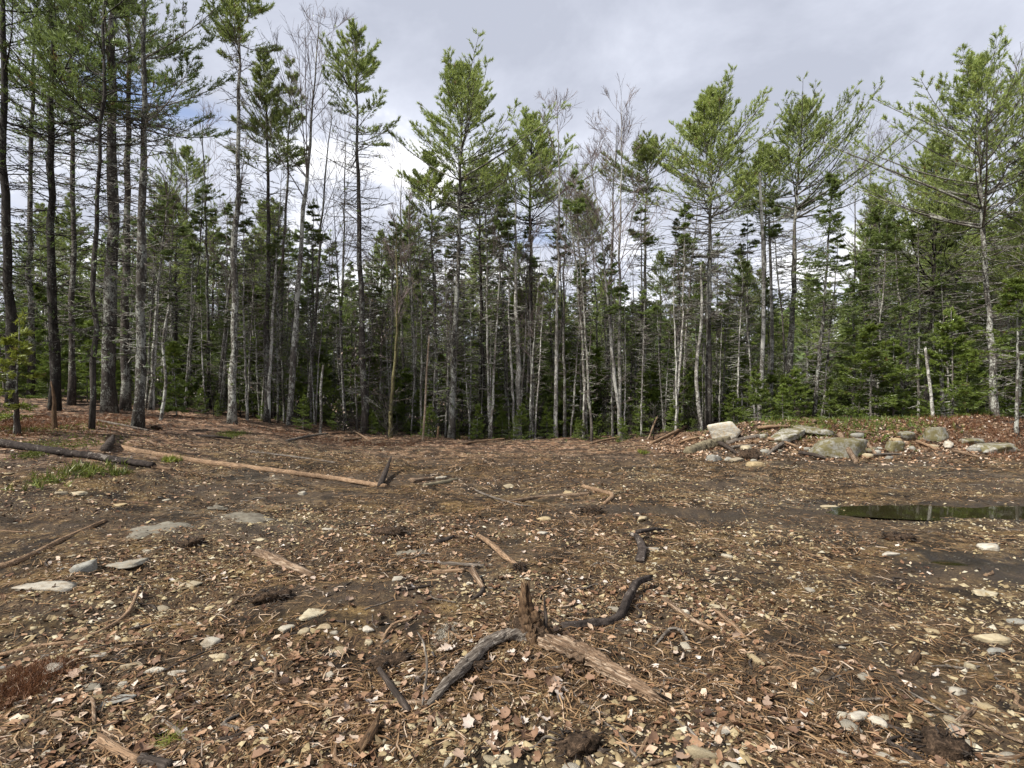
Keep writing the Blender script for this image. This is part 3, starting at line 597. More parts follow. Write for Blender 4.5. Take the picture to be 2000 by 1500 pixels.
# prototypes for the wood behind: each is also used in place once, then copied
def protos():
    P = {'pine': [], 'spruce': [], 'fir': [], 'bare': [], 'pole': []}
    for k in range(4):
        r = np.random.default_rng(500 + k)
        P['pine'].append((conifer('pine_tree', 13, [6.5, 7.5, 5.5, 8][k], [1.9, 1.6, 2.2, 1.7][k], .14, r, (r.normal(0, .3), r.normal(0, .3)), 'pine', .9, 150, 1.6, ['dark_bark', 'pine_bark', 'grey_bark', 'pine_bark'][k], tuft_n=7), 13))
    for k in range(4):
        r = np.random.default_rng(520 + k)
        P['spruce'].append((conifer('spruce_tree', 11, [1.6, 3.4, 1.0, 4.2][k], [1.7, 1.5, 2.0, 1.4][k], .11, r, (r.normal(0, .2), r.normal(0, .2)), 'spruce', 1.0, 70, 1.2, ['dark_bark', 'grey_bark'][k % 2], tuft_n=6), 11))
    for k in range(4):
        r = np.random.default_rng(540 + k)
        P['fir'].append((conifer('young_fir', 3.2, .25, [1.0, .8, 1.15, .9][k], .028, r, (r.normal(0, .08), r.normal(0, .08)), 'fir', 1.5, 0, tuft_n=7, bark='twig_bark', sides=5), 3.2))
    for k in range(3):
        r = np.random.default_rng(560 + k)
        P['bare'].append((broadleaf('bare_tree', 10, r, .06, (r.normal(0, .6), r.normal(0, .4)), fork=.4, spread=.22, n1=12, n2=6, n3=3, bark=['grey_bark', 'pale_bark', 'twig_bark'][k], sides=5, wob=.05), 10))
    for k in range(4):
        r = np.random.default_rng(580 + k)
        P['pole'].append((conifer('dead_spruce_pole', 9, 7.2, .5, .05, r, (r.normal(0, .5), r.normal(0, .3)), 'spruce', .6, 105, .75, ['twig_bark', 'grey_bark', 'pale_bark', 'pale_bark'][k], tuft_n=5, sides=5, dead_from=.1, live_low=.08), 9))
    return P
PR = protos(); USED = set()
def spawn(kind, k, px, d, H, lab, group, r, name=None, x=None):
    root, h0 = PR[kind][k]
    key = (kind, k)
    o = root if key not in USED else copy_tree(root); USED.add(key)
    xx = (px - CX) / F * d if x is None else x
    s = H / h0; o.location = (xx, d, gz(xx, d) - 0.02); w = s * r.uniform(.9, 1.15); o.scale = (w, w, s); o.rotation_euler = (0, 0, r.uniform(0, 6.283))
    tag(o, lab, 'tree', group); return o
r = np.random.default_rng(42)
prof_x = [-200, 0, 150, 300, 450, 560, 800, 1000, 1100, 1250, 1400, 1500, 1600, 1750, 1900, 2200]
prof_y = [350, 400, 380, 350, 370, 400, 400, 400, 410, 470, 500, 440, 430, 380, 330, 300]
def top_row(px): return float(np.interp(px, prof_x, prof_y))
LAST = []
def far_enough(px, d, sep):
    x = (px - CX) / F * d
    for (a, b) in LAST:
        if (a - x) ** 2 + (b - d) ** 2 < sep * sep: return False
    LAST.append((x, d)); return True
def where(x, y):
    m = near_handle(x, y, MARKS); dist = math.hypot(m[0] - x, m[1] - y)
    return ('right beside ' if dist < 1.5 else 'near ' if dist < 4 else 'some way behind ' if dist < 12 else 'far behind ') + m[2]
SIZ = lambda H, t: t[0] if H < t[3] else t[1] if H < t[4] else t[2]
for kind, cnt, d0, d1, off in (('pine', 84, 28, 58, 0), ('spruce', 96, 25, 60, 60)):
    n = 0; tries = 0
    while n < cnt and tries < 6000:
        tries += 1; d = r.uniform(d0, d1); px = r.uniform(-260, 2260)
        if not far_enough(px, d, 1.2): continue
        yt = top_row(px) + off + r.uniform(0, 190) - 25 * (r.uniform() < .2)
        x = (px - CX) / F * d; H = CAM_H - (yt - HY) / F * d - gz(x, d)
        w = {'pine': ('short', 'middling', 'tall', 9, 13), 'spruce': ('short dense', 'middling dense', 'tall dense', 8, 12)}[kind]
        spawn(kind, n % 4, px, d, H, '%s dark inner-wood %s, %s' % (SIZ(H, w), kind, where(x, d)), 'conifers inside the wood', r); n += 1
n = 0; LAST.clear()
while n < 150:
    d = r.uniform(21.6, 36) if n % 2 else r.uniform(21.4, 25); px = r.uniform(280, 1500) if n % 4 else r.uniform(-100, 2100)
    if not far_enough(px, d, .45): continue
    H = r.uniform(4, 10.5); x = (px - CX) / F * d
    spawn('pole', n % 4, px, d, H, '%s dead spruce pole, %s' % (SIZ(H, ('short thin', 'thin', 'tall thin', 6, 8.5)), where(x, d)), 'dead poles in the shade of the wood', r); n += 1
n = 0; LAST.clear()
while n < 60:
    d = r.uniform(21.5, 40); px = r.uniform(300, 1400) if n % 3 else r.uniform(-100, 2100)
    if not far_enough(px, d, .6): continue
    H = r.uniform(5.5, 11.5); x = (px - CX) / F * d
    spawn('bare', n % 3, px, d, H, '%s leafless stem, %s' % (SIZ(H, ('short slender', 'slender', 'tall slender', 7.5, 9.5)), where(x, d)), 'slender leafless stems in the wood', r); n += 1
# young firs of the understorey
FIRS = [(592, 21, 1.3, 'little fir at the edge by the grey lichened trunks'), (345, 20, 2.6, 'bushy young fir beside the thin leaning pale stem'), (1700, 19.5, 3.4, 'bright young fir on the rocky mound before the double stem'),
        (1745, 20, 3.0, 'full bright young fir with wide boughs on the rocky mound'), (1860, 19.5, 3.9, 'young fir between the two broken snags and the large pine'), (1890, 21, 3.2, 'soft young fir behind the cracked boulder'),
        (1480, 20.5, 2.1, 'wide young fir just behind the pale boulder'), (1530, 21, 1.7, 'low spreading fir beside the fallen pole on the mound'), (1620, 21, 1.6, 'low fir at the foot of the leaning dark spruce'),
        (930, 21.5, 1.4, 'fir sapling in front of the crooked limbed dark pine'), (1215, 21, .9, 'tiny pine-green sapling at the foot of the white birches'), (1110, 24, 3.6, 'slim fir among the thin birch stems'), (1150, 25, 4.4, 'taller understorey fir behind the leaning birch'), (1250, 23.5, 2.6, 'glossy green young fir near the leaning fallen pole')]
for i, (px, d, H, lab) in enumerate(FIRS): spawn('fir', i % 4, px, d, H, lab, 'young firs at the edge of the clearing', r)
LAST.clear(); n = 0
while n < 210:
    d = r.uniform(23, 46) if n % 2 else r.uniform(21.6, 26); px = r.uniform(-150, 2150)
    if px > 1350 and d < 27 and r.uniform() < .6: continue
    if not far_enough(px, d, .7): continue
    H = r.uniform(.5, 1.5 if 280 < px < 1280 else 2.8) if d < 24 else r.uniform(1.4, 4.0) if d < 28 else r.uniform(3.0, 7.5); x = (px - CX) / F * d
    spawn('fir', n % 4, px, d, H, '%s young understorey fir, %s' % (SIZ(H, ('knee-high', 'head-high', 'tall', 1.4, 2.6)), where(x, d)), 'young firs in the understorey', r); n += 1
SHR = []
for k in range(3):
    q = np.random.default_rng(640 + k); SHR.append(broadleaf('bare_shrub', 1.6, q, .012, (q.normal(0, .2), q.normal(0, .2)), fork=.10, spread=.55, n1=8, n2=3, n3=2, bark='dark_bark', twig='dark_bark', sides=4, leafy=22 if k == 2 else 0))
for i in range(60):
    d = r.uniform(20.8, 24.5); px = r.uniform(240, 1480) if i % 4 else r.uniform(-60, 2060); x = (px - CX) / F * d; o = SHR[i % 3] if i < 3 else copy_tree(SHR[i % 3]); H = r.uniform(.35, 1.25)
    o.location = (x, d, gz(x, d) - .03); o.scale = (H, H, H * r.uniform(.6, 1.1)); o.rotation_euler = (r.normal(0, .15), r.normal(0, .15), r.uniform(0, 6.28))
    tag(o, '%s twiggy shrub%s, %s' % (SIZ(H, ('low', 'knee-high', 'waist-high', .6, .95)), ' with dry leaves' if i % 3 == 2 else '', where(x, d)), 'shrub', 'twiggy brush along the wood edge')
print('wood', time.time() - T0)

# young yellow-green fir on the bank, and the light-green one at the far end of the mound
rr_ = np.random.default_rng(77)
yf = conifer('young_fir', 2.6, .4, .9, .022, rr_, (.1, 0), 'fir', .55, 0, tuft_n=7, bark='twig_bark', needle='yellow_needles', sides=5); b = place_px(28, 12.5); yf.location = b; tag(yf, 'sparse yellow-green young fir on the bank', 'tree')
lf = conifer('young_fir', 4.6, 2.3, 1.25, .05, rr_, (0, 0), 'fir', 1.2, 26, 1.0, tuft_n=8, bark='grey_bark', needle='fir_needles'); lf.location = place_px(1986, 16.8); tag(lf, 'light green young fir on a bare grey stem past the bedrock', 'tree')

# the distant wood: one mass
def far_wood():
    acc = Acc(); r = np.random.default_rng(9); n = 330
    ang = r.uniform(-62, 62, n); dist = r.uniform(62, 105, n); wood = Acc()
    for a, d in zip(ang, dist):
        x, y = math.sin(rad(a)) * d, math.cos(rad(a)) * d; H = r.uniform(9, 15); R = r.uniform(1.8, 2.8); k = 110
        z = H * r.uniform(.05, 1, k) ** .8; rad_ = R * (1.05 - z / H) * np.sqrt(r.uniform(.1, 1, k)); az = r.uniform(0, 6.283, k)
        P = np.stack([x + rad_ * np.cos(az), y + rad_ * np.sin(az), z + .2], -1); needles(acc, P, norm(np.stack([np.cos(az), np.sin(az), np.full(k, -.1)], -1)), 3, 1.0, .42, r, r.uniform(.1, .5, k), np.zeros(k), .7, .0)
        TP = np.array([[[x, y, .3], [x, y, H]]]); V, T = tubes(TP, np.array([[.14, .02]]), 4); wood.add(V, T)
    o = link('distant_wood', acc.mesh('distant_wood'), MATS['spruce_needles']); tag(o, 'far dark mass of conifers seen between the trunks', 'wood', kind='stuff')
    link('trunk', wood.mesh('trunks'), MATS['dark_bark'], o)['kind'] = 'stuff'
far_wood()

# ------------------------------------------------------------------ stones
def ico(sub):
    import bmesh
    bm = bmesh.new(); bmesh.ops.create_icosphere(bm, subdivisions=sub, radius=1); V = np.array([v.co[:] for v in bm.verts]); T = np.array([[v.index for v in f.verts] for f in bm.faces]); bm.free(); return norm(V), T
ICO = {k: ico(k) for k in (1, 2, 3, 4)}
def rock_mesh(sub, r, flat=.5, planes=11, rough=.05, top=.8):
    V, T = ICO[sub]; ax = np.array([[1, 0, 0], [-1, 0, 0], [0, 1, 0], [0, -1, 0], [.7, .7, .2], [-.7, .5, .3]]); n = norm(np.concatenate([ax + r.normal(0, .28, ax.shape), r.normal(size=(max(planes - 6, 1), 3))])); dd = r.uniform(.55, .9, len(n))
    n = np.concatenate([n, [[0, 0, 1], [0, 0, -1]]]); n[-2] = norm(np.array([[r.normal(0, .12), r.normal(0, .12), 1]]))[0]; dd = np.concatenate([dd, [top * .8, .8]])
    dot = V @ n.T; rr = np.where(dot > 1e-3, dd[None] / np.maximum(dot, 1e-3), 9).min(1); rr = np.minimum(rr, 1.3)
    rr = rr * (1 + rough * (vnoise(V[:, 0] * 3 + 7 * V[:, 2], V[:, 1] * 3 + 5 * V[:, 2], int(r.integers(99))) * 2 + .6 * vnoise(V[:, 0] * 9 + 9 * V[:, 2], V[:, 1] * 9, 4)))
    P = V * rr[:, None]; P = P - (P.max(0) + P.min(0)) / 2; P = P / np.abs(P).max(0); P[:, 2] *= flat; return P, T
STM = []
for k in range(12):
    q = np.random.default_rng(700 + k); STM.append(make_mesh('stone', *rock_mesh(2, q, q.uniform(.35, .6), int(q.integers(7, 12)))))
def stone_px(px, py, w, h, label, mat='pale_stone', rot=0.0, k=0, group='larger stones on the cleared ground', name='stone', sub=3, thick=None, sink=.35, tilt=0, cat='stone', rough=.05):
    """a stone whose outline is about w x h photo pixels at (px, py)"""
    b = hit(px, py + h * .35); m = b.y / F; q = np.random.default_rng(int(px * 7 + py)); view = (CAM_H - b.z) / b.y
    W = w * m / 2; hh = h * m; th = thick * m / 2 if thick else min(hh * .5, W * .55); D = max((hh - 2 * th * .75) / max(view, .09) / 2, W * .5); D = min(D, W * .95)
    P, T = rock_mesh(sub, q, 1.0, 8, rough)
    P = P * np.array([W, D, th]); o = link(name, make_mesh(name, P, T), MATS[mat]); o.location = (b.x, b.y + D * .3, gz(b.x, b.y + D * .3) + th * (1 - 2 * sink) * .8); o.rotation_euler = (tilt, q.normal(0, .05), rot)
    tag(o, label, cat, group); return o
def bedrock(px, py, w, h, label, rot):
    c = hit(px, py); m = c.y / F; W = w * m / 2; D = min(h * m / max((CAM_H - c.z) / c.y, .1) / 2, W); q = np.random.default_rng(int(px)); na, nr = 44, 12
    A = np.linspace(0, 2 * math.pi, na, endpoint=False); ph = q.uniform(0, 6.28, 4); out = 1 + .16 * np.sin(2 * A + ph[0]) + .12 * np.sin(5 * A + ph[1]) + .08 * np.sin(9 * A + ph[2]) + .05 * q.normal(size=na)
    R = np.linspace(0, 1, nr + 1)[1:]; X = c.x + W * (R[:, None] * out * (np.cos(A) * math.cos(rot) - np.sin(A) * math.sin(rot) * D / W)); Y = c.y + D * .2 + W * (R[:, None] * out * (np.cos(A) * math.sin(rot) + np.sin(A) * math.cos(rot) * D / W))
    Z = ground_z(X, Y) * .55 + gz(c.x, c.y) * .45 + .020 + .05 * vnoise(X / .22, Y / .12, 3) - .10 * R[:, None] ** 4; Z = np.maximum(Z, ground_z(X, Y) - .05)
    V = np.concatenate([np.stack([X, Y, Z], -1).reshape(-1, 3), [[c.x, c.y + D * .2, gz(c.x, c.y + D * .2) + .03]]]); i = np.arange(nr * na).reshape(nr, na); j = np.roll(i, -1, 1)
    T = np.concatenate([np.stack([i[:-1], i[1:], j[1:]], -1).reshape(-1, 3), np.stack([i[:-1], j[1:], j[:-1]], -1).reshape(-1, 3), np.stack([np.full(na, nr * na), i[0], j[0]], -1)])
    V = V - np.array(c[:]); o = link('bedrock_patch', make_mesh('bedrock_patch', V, T), MATS['bedrock_stone'], None, c); tag(o, label, 'bedrock', 'bare bedrock patches'); return o
B = 'boulders and ledges on the mound'
stone_px(1415, 843, 62, 38, 'big pale boulder with yellow stained side perched on the mound', 'yellow_boulder', -.25, group=B, name='boulder', sub=4, thick=40, sink=.12, cat='boulder')
stone_px(1640, 874, 112, 42, 'long grey lichened boulder slab with mossy undercut', 'boulder_stone', -.1, group=B, name='boulder', sub=4, thick=50, sink=.30, cat='boulder')
stone_px(1540, 852, 90, 22, 'flat tilted grey slab beside the long boulder', 'boulder_stone', .2, group=B, name='boulder', sub=4, thick=22, sink=.3, tilt=.12, cat='boulder')
stone_px(1590, 843, 70, 16, 'thin flat slab lying above the long boulder', 'boulder_stone', .1, group=B, name='boulder', thick=16, sink=.3, tilt=.1, cat='boulder')
stone_px(1747, 871, 30, 28, 'small squarish mossy boulder beside the long slab', 'boulder_stone', .3, group=B, name='boulder', thick=26, sink=.2, cat='boulder')
stone_px(1772, 851, 32, 20, 'small grey boulder at the crest with a dark gap beneath', 'boulder_stone', .1, group=B, name='boulder', thick=18, sink=.2, cat='boulder')
stone_px(1832, 850, 50, 24, 'cracked flat-topped boulder at the crest of the mound', 'boulder_stone', -.1, group=B, name='boulder', sub=4, thick=32, sink=.25, cat='boulder')
stone_px(1855, 868, 20, 18, 'white broken block leaning under the cracked boulder', 'white_stone', .5, group=B, name='boulder', thick=16, sink=.2, cat='boulder')
stone_px(1940, 878, 105, 18, 'low grey bedrock ledge showing through the leaves', 'boulder_stone', .05, group=B, name='bedrock_ledge', sub=4, thick=24, sink=.35, cat='bedrock')
stone_px(1897, 864, 40, 14, 'small flat bedrock hump next to the grey ledge', 'boulder_stone', .05, group=B, name='bedrock_ledge', thick=14, sink=.3, cat='bedrock')
stone_px(1395, 893, 28, 18, 'blue-grey stone under the rotten log on the mound', 'grey_stone', .4, group=B, thick=16, sink=.2)
stone_px(1478, 905, 36, 13, 'cream coloured stone at the foot of the mound', 'pale_stone', 0, group=B, thick=11, sink=.2)
stone_px(1440, 898, 30, 10, 'flat tan stone beside the cream stone', 'pale_stone', .2, group=B, thick=9, sink=.2)
stone_px(1592, 880, 22, 7, 'thin pale chip in front of the long boulder slab', 'white_stone', 0, group=B, thick=6, sink=.2)
G = 'larger stones on the cleared ground'
SL = [(160,1102,42,36,'grey_stone','blocky blue-grey stone next to the large flat pale stone',30,.5),(246,1096,66,28,'pale_stone','large flat pale stone beside the blocky grey stone',9,-.2),(368,1137,52,18,'pale_stone','flat cream stone with a pointed end',7,-.2),
 (86,1144,112,20,'white_stone','long pale split stone half buried in soil',14,.06),(170,1332,52,44,'bedrock_stone','smooth tan hump of rock breaking the soil',16,.2),(216,1364,80,24,'grey_stone','long pointed grey-green slab',6,.45),
 (411,1250,36,34,'white_stone','upright pale block with ribbed face',30,.1),(428,1279,46,22,'pale_stone','tan stone leaning against the ribbed pale block',14,-.3),(300,1306,42,18,'white_stone','white oval stone right of the long slab',11,0),
 (345,1311,34,16,'white_stone','white angular stone next to the white oval one',10,.2),(190,1277,30,17,'white_stone','white wedge shaped stone above the tan rock hump',8,.1),(260,1297,44,15,'pale_stone','cream stone lying above the tan rock hump',9,.2),
 (560,1223,34,22,'pale_stone','long cream stone leftmost of the small row',10,.5),(591,1231,26,20,'pale_stone','pointed triangular stone in the small row',14,.3),(630,1223,30,18,'pale_stone','stubby cylinder-like tan stone in the small row',11,.4),(653,1234,20,11,'white_stone','small white block ending the small row',8,0),
 (717,1227,32,16,'white_stone','smooth oval white stone above the leaning olive chip',9,0),(723,1250,20,28,'pale_stone','olive stone chip standing on edge',16,.9),(608,1193,56,26,'pale_stone','long ochre shard lying diagonally',7,.5),(643,1314,22,24,'white_stone','white kidney shaped pebble',11,-.4),
 (1255,1011,24,15,'pale_stone','cream stone at the edge of the wet rut',11,0),(1110,961,20,13,'pale_stone','cream triangular stone near the broken pale stick',10,0),(1062,1011,28,16,'pale_stone','cream stone with a white chip beside it',10,.2),(1060,1039,22,13,'white_stone','white stone below the cream one',8,0),(1272,1069,32,18,'white_stone','white pointed shard behind the uprooted dark root',9,-.5),
 (1395,1183,30,15,'pale_stone','yellowish slab at the end of the pale sticks',9,0),(1337,1193,24,14,'pale_stone','cream stone beside the first pale stick',8,.3),(1322,1265,16,20,'pale_stone','yellow egg shaped stone on end',13,.2),(1405,1420,52,34,'white_stone','large flat pinkish white slab',8,-.5),(1383,1383,42,20,'white_stone','long white flake above the pinkish slab',6,-.4),
 (1940,1243,58,32,'pale_stone','squared pale block on the wet gravel',24,.0),(1945,1268,44,20,'grey_stone','rounded grey stone below the squared block',16,0),(1896,1296,22,28,'pale_stone','cream upright pebble near the squared block',17,.1),(1935,1064,38,26,'white_stone','white knobbly stone at the puddle edge',16,-.6),(1928,1155,56,18,'pale_stone','broken tan flat stone by the dark puddle',9,0),
 (1680,1396,44,30,'white_stone','pale lumpy stone of the cluster on the wet gravel',20,.2),(1712,1404,36,32,'white_stone','pink-white stone of the cluster on the wet gravel',20,-.3),(1646,1393,30,22,'pale_stone','cream stone leaning on the lumpy pale stone',12,.2),(1872,1346,34,22,'white_stone','quartz white stone with a grey end',15,.3),(1732,1474,44,26,'white_stone','white bone-like stone at the dark soil patch',14,-.6),(1770,1490,28,18,'white_stone','white pebble next to the bone-like stone',11,0),
 (590,961,16,12,'white_stone','white pebble below the peeled log',9,0),(640,1032,20,12,'white_stone','curved white stone at the edge of the dark humus',8,-.5),(780,1128,28,18,'white_stone','white stone with a smaller chip at its side',11,.1),(505,1053,34,7,'pale_stone','thin flat cream stone by the grey bedrock',4,0),(862,932,22,10,'white_stone','small white block beyond the peeled log',8,0),(993,948,22,10,'pale_stone','cream lump near the thin grey branch',8,.2),
 (118,962,22,10,'pale_stone','yellow stone near the mossy log',8,0),(148,962,30,9,'pale_stone','flat cream stone next to the yellow stone',6,0),(235,985,26,9,'pale_stone','flat yellowish stone on the bank foot',6,0),(1740,1080,36,12,'white_stone','white flattish stone above the yellow pebbles',8,.1),(1620,988,38,8,'pale_stone','flat tan stone before the long puddle',5,0),(1140,1392,1,1,None,'',1,0),(985,1481,36,28,'pale_stone','brown-olive stone by the curled leaf',16,-.4),(790,1487,1,1,None,'',1,0),
 (425,985,44,28,'bedrock_stone','whitish lichened rock hump above the grey bedrock',12,.1),(300,1036,150,40,'bedrock_stone','broad flat bedrock sheet scraped bare',8,-.15),(470,1012,150,26,'bedrock_stone','low smooth bedrock strip joining the lichened hump',6,-.1),(800,1080,90,14,'bedrock_stone','thin grey bedrock strip under scattered sticks',4,0)]
for i, (px, py, w, h, mat, lab, th, rot) in enumerate(SL):
    if mat == 'bedrock_stone' and w > 60: bedrock(px, py, w, h, lab, rot)
    elif mat: stone_px(px, py, w, h, lab, mat, rot, thick=th, sink=.62 if mat == 'bedrock_stone' else .44, sub=4 if mat == 'bedrock_stone' else 3, rough=.3 if mat == 'bedrock_stone' else .06)
LM = [(hit(*p).x, hit(*p).y, t) for p, t in [((1060,1260),'the splintered stump'),((480,915),'the long peeled log'),((120,890),'the blackish mossy log'),((300,1036),'the scraped bedrock sheet'),((1250,1080),'the uprooted dark root'),((1850,1000),'the long puddle'),((1940,1243),'the squared pale block'),((1640,890),'the long boulder slab'),((230,1472),'the tan bark slab'),((550,1104),'the weathered wood chunk'),((1405,1420),'the pinkish slab'),((411,1250),'the ribbed pale block'),((600,1225),'the small row of stones'),((246,1096),'the large flat pale stone'),((1158,990),'the peaty clod with roots'),((1395,890),'the rotten yellowish log'),((900,870),'the broad bushy pine'),((860,1080),'the curved tan root'),((1690,1400),'the pale stone cluster'),((780,1380),'the leaning dark stick'),((1350,1210),'the straight pale stick'),((60,1330),'the rust-red fir spray'),((1760,1048),'the clod before the puddle')]]
def by(x, y): return 'near ' + near_handle(x, y, LM)[2]
r = np.random.default_rng(21)
mats3 = ['pale_stone'] * 7 + ['white_stone', 'white_stone', 'grey_stone']
SM = {m: [] for m in set(mats3)}
for m in SM:
    for me in STM:
        c = me.copy(); c.materials.append(MATS[m]); SM[m].append(c)
n = 0
while n < 190:
    px, py = r.uniform(-40, 2040), 905 + 600 * r.uniform() ** .75
    if 640 < px < 1250 and r.uniform() < .45: continue
    b = hit(px, py)
    if float(puddle_q(np.array(b.x), np.array(b.y))) < 1.6: continue
    s = np.clip(.017 * r.uniform(.06, 1) ** -.55, .015, .075); s = max(s, 4.5 * b.y / F)
    m = mats3[int(r.integers(len(mats3)))]; me = SM[m][int(r.integers(12))]
    o = bpy.data.objects.new('stone', me); C.objects.link(o); f = r.uniform(.55, 1.0); o.scale = (s, s * r.uniform(.4, .9), s * f * .8); o.location = (b.x, b.y, b.z + s * .02); o.rotation_euler = (r.normal(0, .2), r.normal(0, .2), r.uniform(0, 6.28))
    lab = ('tiny' if s < .03 else 'small' if s < .055 else 'fist-sized') + {'pale_stone': ' cream or tan stone, ', 'white_stone': ' whitish stone, ', 'grey_stone': ' grey stone, '}[m] + by(b.x, b.y)
    tag(o, lab, 'stone', 'small stones scattered over the clearing'); n += 1
print('stones', time.time() - T0)

# ------------------------------------------------------------------ fallen wood
def catmull(P, n):
    P = [Vector(p) for p in P]; P = [P[0] * 2 - P[1]] + P + [P[-1] * 2 - P[-2]]; out = []
    m = len(P) - 3
    for s in np.linspace(0, m - 1e-6, n):
        i = int(s); t = s - i; a, b, c, d = P[i:i + 4]
        out.append(.5 * ((2 * b) + (c - a) * t + (2 * a - 5 * b + 4 * c - d) * t * t + (3 * b - a - 3 * c + d) * t ** 3))
    return np.array([v[:] for v in out])
def limb(name, pts, radii, mat, r, S=12, K=None, ridge=.10, jag=(0.0, 0.0), flatten=1.0, parent=None, knots=0.06):
    """a length of wood: ridged along its grain, ends broken by jag; local X follows the grain for the material"""
    P = np.array([Vector(p)[:] for p in pts]); c = P[0].copy(); ln = np.linalg.norm(P[-1] - P[0]); K = K or max(10, int(ln / .05)); K = min(K, 60)
    L = catmull(P, K); R = np.interp(np.linspace(0, 1, K), np.linspace(0, 1, len(radii)), radii)
    L = L + r.normal(0, 1, (K, 3)) * (R * .06)[:, None]
    rg = 1 + ridge * (r.normal(size=(1, 1, S)) + .35 * r.normal(size=(1, K, S))) + knots * (vnoise(np.arange(K)[:, None] * .35, np.arange(S)[None] * .6, int(r.integers(99))))[None] * 2
    V, T = tubes(L[None], R[None], S, ridge=rg)
    ax0 = norm(L[0] - L[2]); ax1 = norm(L[-1] - L[-3]); ring = np.arange(S)
    if jag[0]: V[ring] += ax0 * (r.uniform(-.3, 1, (S, 1)) * jag[0])
    if jag[1]: V[(K - 1) * S + ring] += ax1 * (r.uniform(-.3, 1, (S, 1)) * jag[1])
    # local frame: x along the piece
    d = norm(L[-1] - L[0]); q = Vector(d).to_track_quat('X', 'Z'); Mi = np.array(q.to_matrix().inverted())
    V = (V - c) @ Mi.T
    o = link(name, make_mesh(name, V, T, smooth=True), MATS[mat], parent)
    if parent is None: o.location = c; o.rotation_mode = 'QUATERNION'; o.rotation_quaternion = q
    else:
        pm = parent.matrix_basis; o.matrix_basis = pm.inverted() @ Matrix.LocRotScale(Vector(c), q, None)
    return o
def on_ground(pix, wpx, lift=.3, raise_px=None):
    pts, rad_ = [], []
    for i, (x, y) in enumerate(pix):
        b = hit(x, y); w = wpx[i] if isinstance(wpx, (list, tuple)) else wpx; rr = w * b.y / F / 2
        up = 0 if raise_px is None else raise_px[i] * b.y / F
        pts.append(b + Vector((0, 0, rr * (lift if up == 0 else 1) + up))); rad_.append(rr)
    return pts, rad_
def wood_px(pix, w, mat, label, name='fallen_branch', seed=0, jag=(.02, .02), ridge=.10, raise_px=None, group='fallen wood on the clearing', S=10, lift=.45, cat='branch', K=None):
    r = np.random.default_rng(seed + int(pix[0][0]) + int(pix[-1][1])); p, rr = on_ground(pix, w, lift, raise_px); 
    o = limb(name, p, rr, mat, r, S, K, ridge, jag); tag(o, label, cat, group); return o
# -- the broken stump with its roots, centre foreground
def stump():
    r = np.random.default_rng(5); c = hit(1055, 1252); m = c.y / F
    root = bpy.data.objects.new('broken_stump', None); C.objects.link(root); root.location = c
    tag(root, 'splintered weathered stump with upright broken spike and grey root arm', 'stump')
    bpy.context.view_layer.update()
    def at(px, py, dy=0.0, dz=0.0):   # a point near the stump, dy metres farther than its foot
        d = c.y + dy; return Vector(((px - CX) / F * d, d, CAM_H - (py - HY) / F * d + dz))
    e1, e2, e3 = hit(1130, 1290), hit(1205, 1330), hit(1282, 1368)
    limb('lying_trunk', [at(1030, 1248, .02), e1 + Vector((0, 0, .052)), e2 + Vector((0, 0, .030)), e3 + Vector((0, 0, .005))], [.050, .056, .050, .028], 'weathered_wood', r, 32, 46, .13, (.05, .14), parent=root, knots=.20)
    limb('spike', [at(1050, 1255, .0), at(1040, 1225, .02), at(1030, 1195, .03), at(1026, 1152, .02)], [.080, .066, .046, .022], 'rot_wood', r, 20, 24, .20, (0, .10), parent=root, knots=.2)
    limb('splinter', [at(1064, 1235, .05), at(1066, 1205, .06), at(1063, 1172, .06)], [.022, .016, .006], 'dark_wood', r, 8, 10, .15, (0, .02), parent=root)
    a = [at(1040, 1250, .0), at(990, 1240, -.03), at(950, 1258, -.12)] + [hit(905, 1320) + Vector((0, 0, .05)), hit(868, 1352) + Vector((0, 0, .035)), hit(838, 1382) + Vector((0, 0, .014))]
    limb('root_arm', a, [.045, .034, .034, .034, .024, .013], 'grey_wood', r, 22, 50, .12, (0, .02), parent=root, knots=.22)
    limb('root', [at(1030, 1262, -.02), at(1000, 1290, -.08), hit(985, 1310)], [.035, .02, .01], 'dark_wood', r, 8, 12, .15, parent=root)
    limb('root', [at(1062, 1258, 0), at(1085, 1248, .1), hit(1100, 1232)], [.03, .02, .012], 'dark_wood', r, 8, 12, .15, parent=root)
    P, T = rock_mesh(3, r, .8, 9, .16); o = link('root_ball', make_mesh('root_ball', P * np.array([.13, .11, .12]), T), MATS['clod_soil'], root, (-.05, .03, .03))
stump()
wood_px([(1098,1228),(1150,1222),(1205,1212),(1228,1180),(1245,1158),(1268,1150)], [15,18,17,15,14,11], 'charred_bark', 'dark crooked branch with an upturned pale end by the stump', seed=1, raise_px=[0,0,0,8,14,15], S=16, ridge=.13, jag=(.02,.05))
wood_px([(215,868),(260,882),(400,905),(560,925),(660,938),(752,952)], [11,11,11,10,10,9], 'tan_wood', 'long peeled tan log lying across the cleared ground', name='fallen_log', seed=2, S=14, ridge=.05, jag=(.08, .05), lift=.45, cat='log', K=60)
wood_px([(742,950),(752,938),(764,918)], [12,11,3], 'dark_wood', 'black charred stub sticking up at the tip of the peeled log', name='wood_stub', seed=3, raise_px=[0, 8, 24], jag=(0,.05))
wood_px([(205,882),(216,872),(221,858)], [16,14,3], 'dark_wood', 'dark root flare at the butt of the peeled log', name='wood_stub', seed=33, raise_px=[0, 2, 6], jag=(0,.05))
wood_px([(-60,862),(30,876),(120,890),(210,902),(300,914)], [17,15,15,14,12], 'charred_bark', 'blackish mossy log on the bank below the green moss', name='fallen_log', seed=4, S=12, ridge=.1, jag=(.05,.05), lift=.8, cat='log')
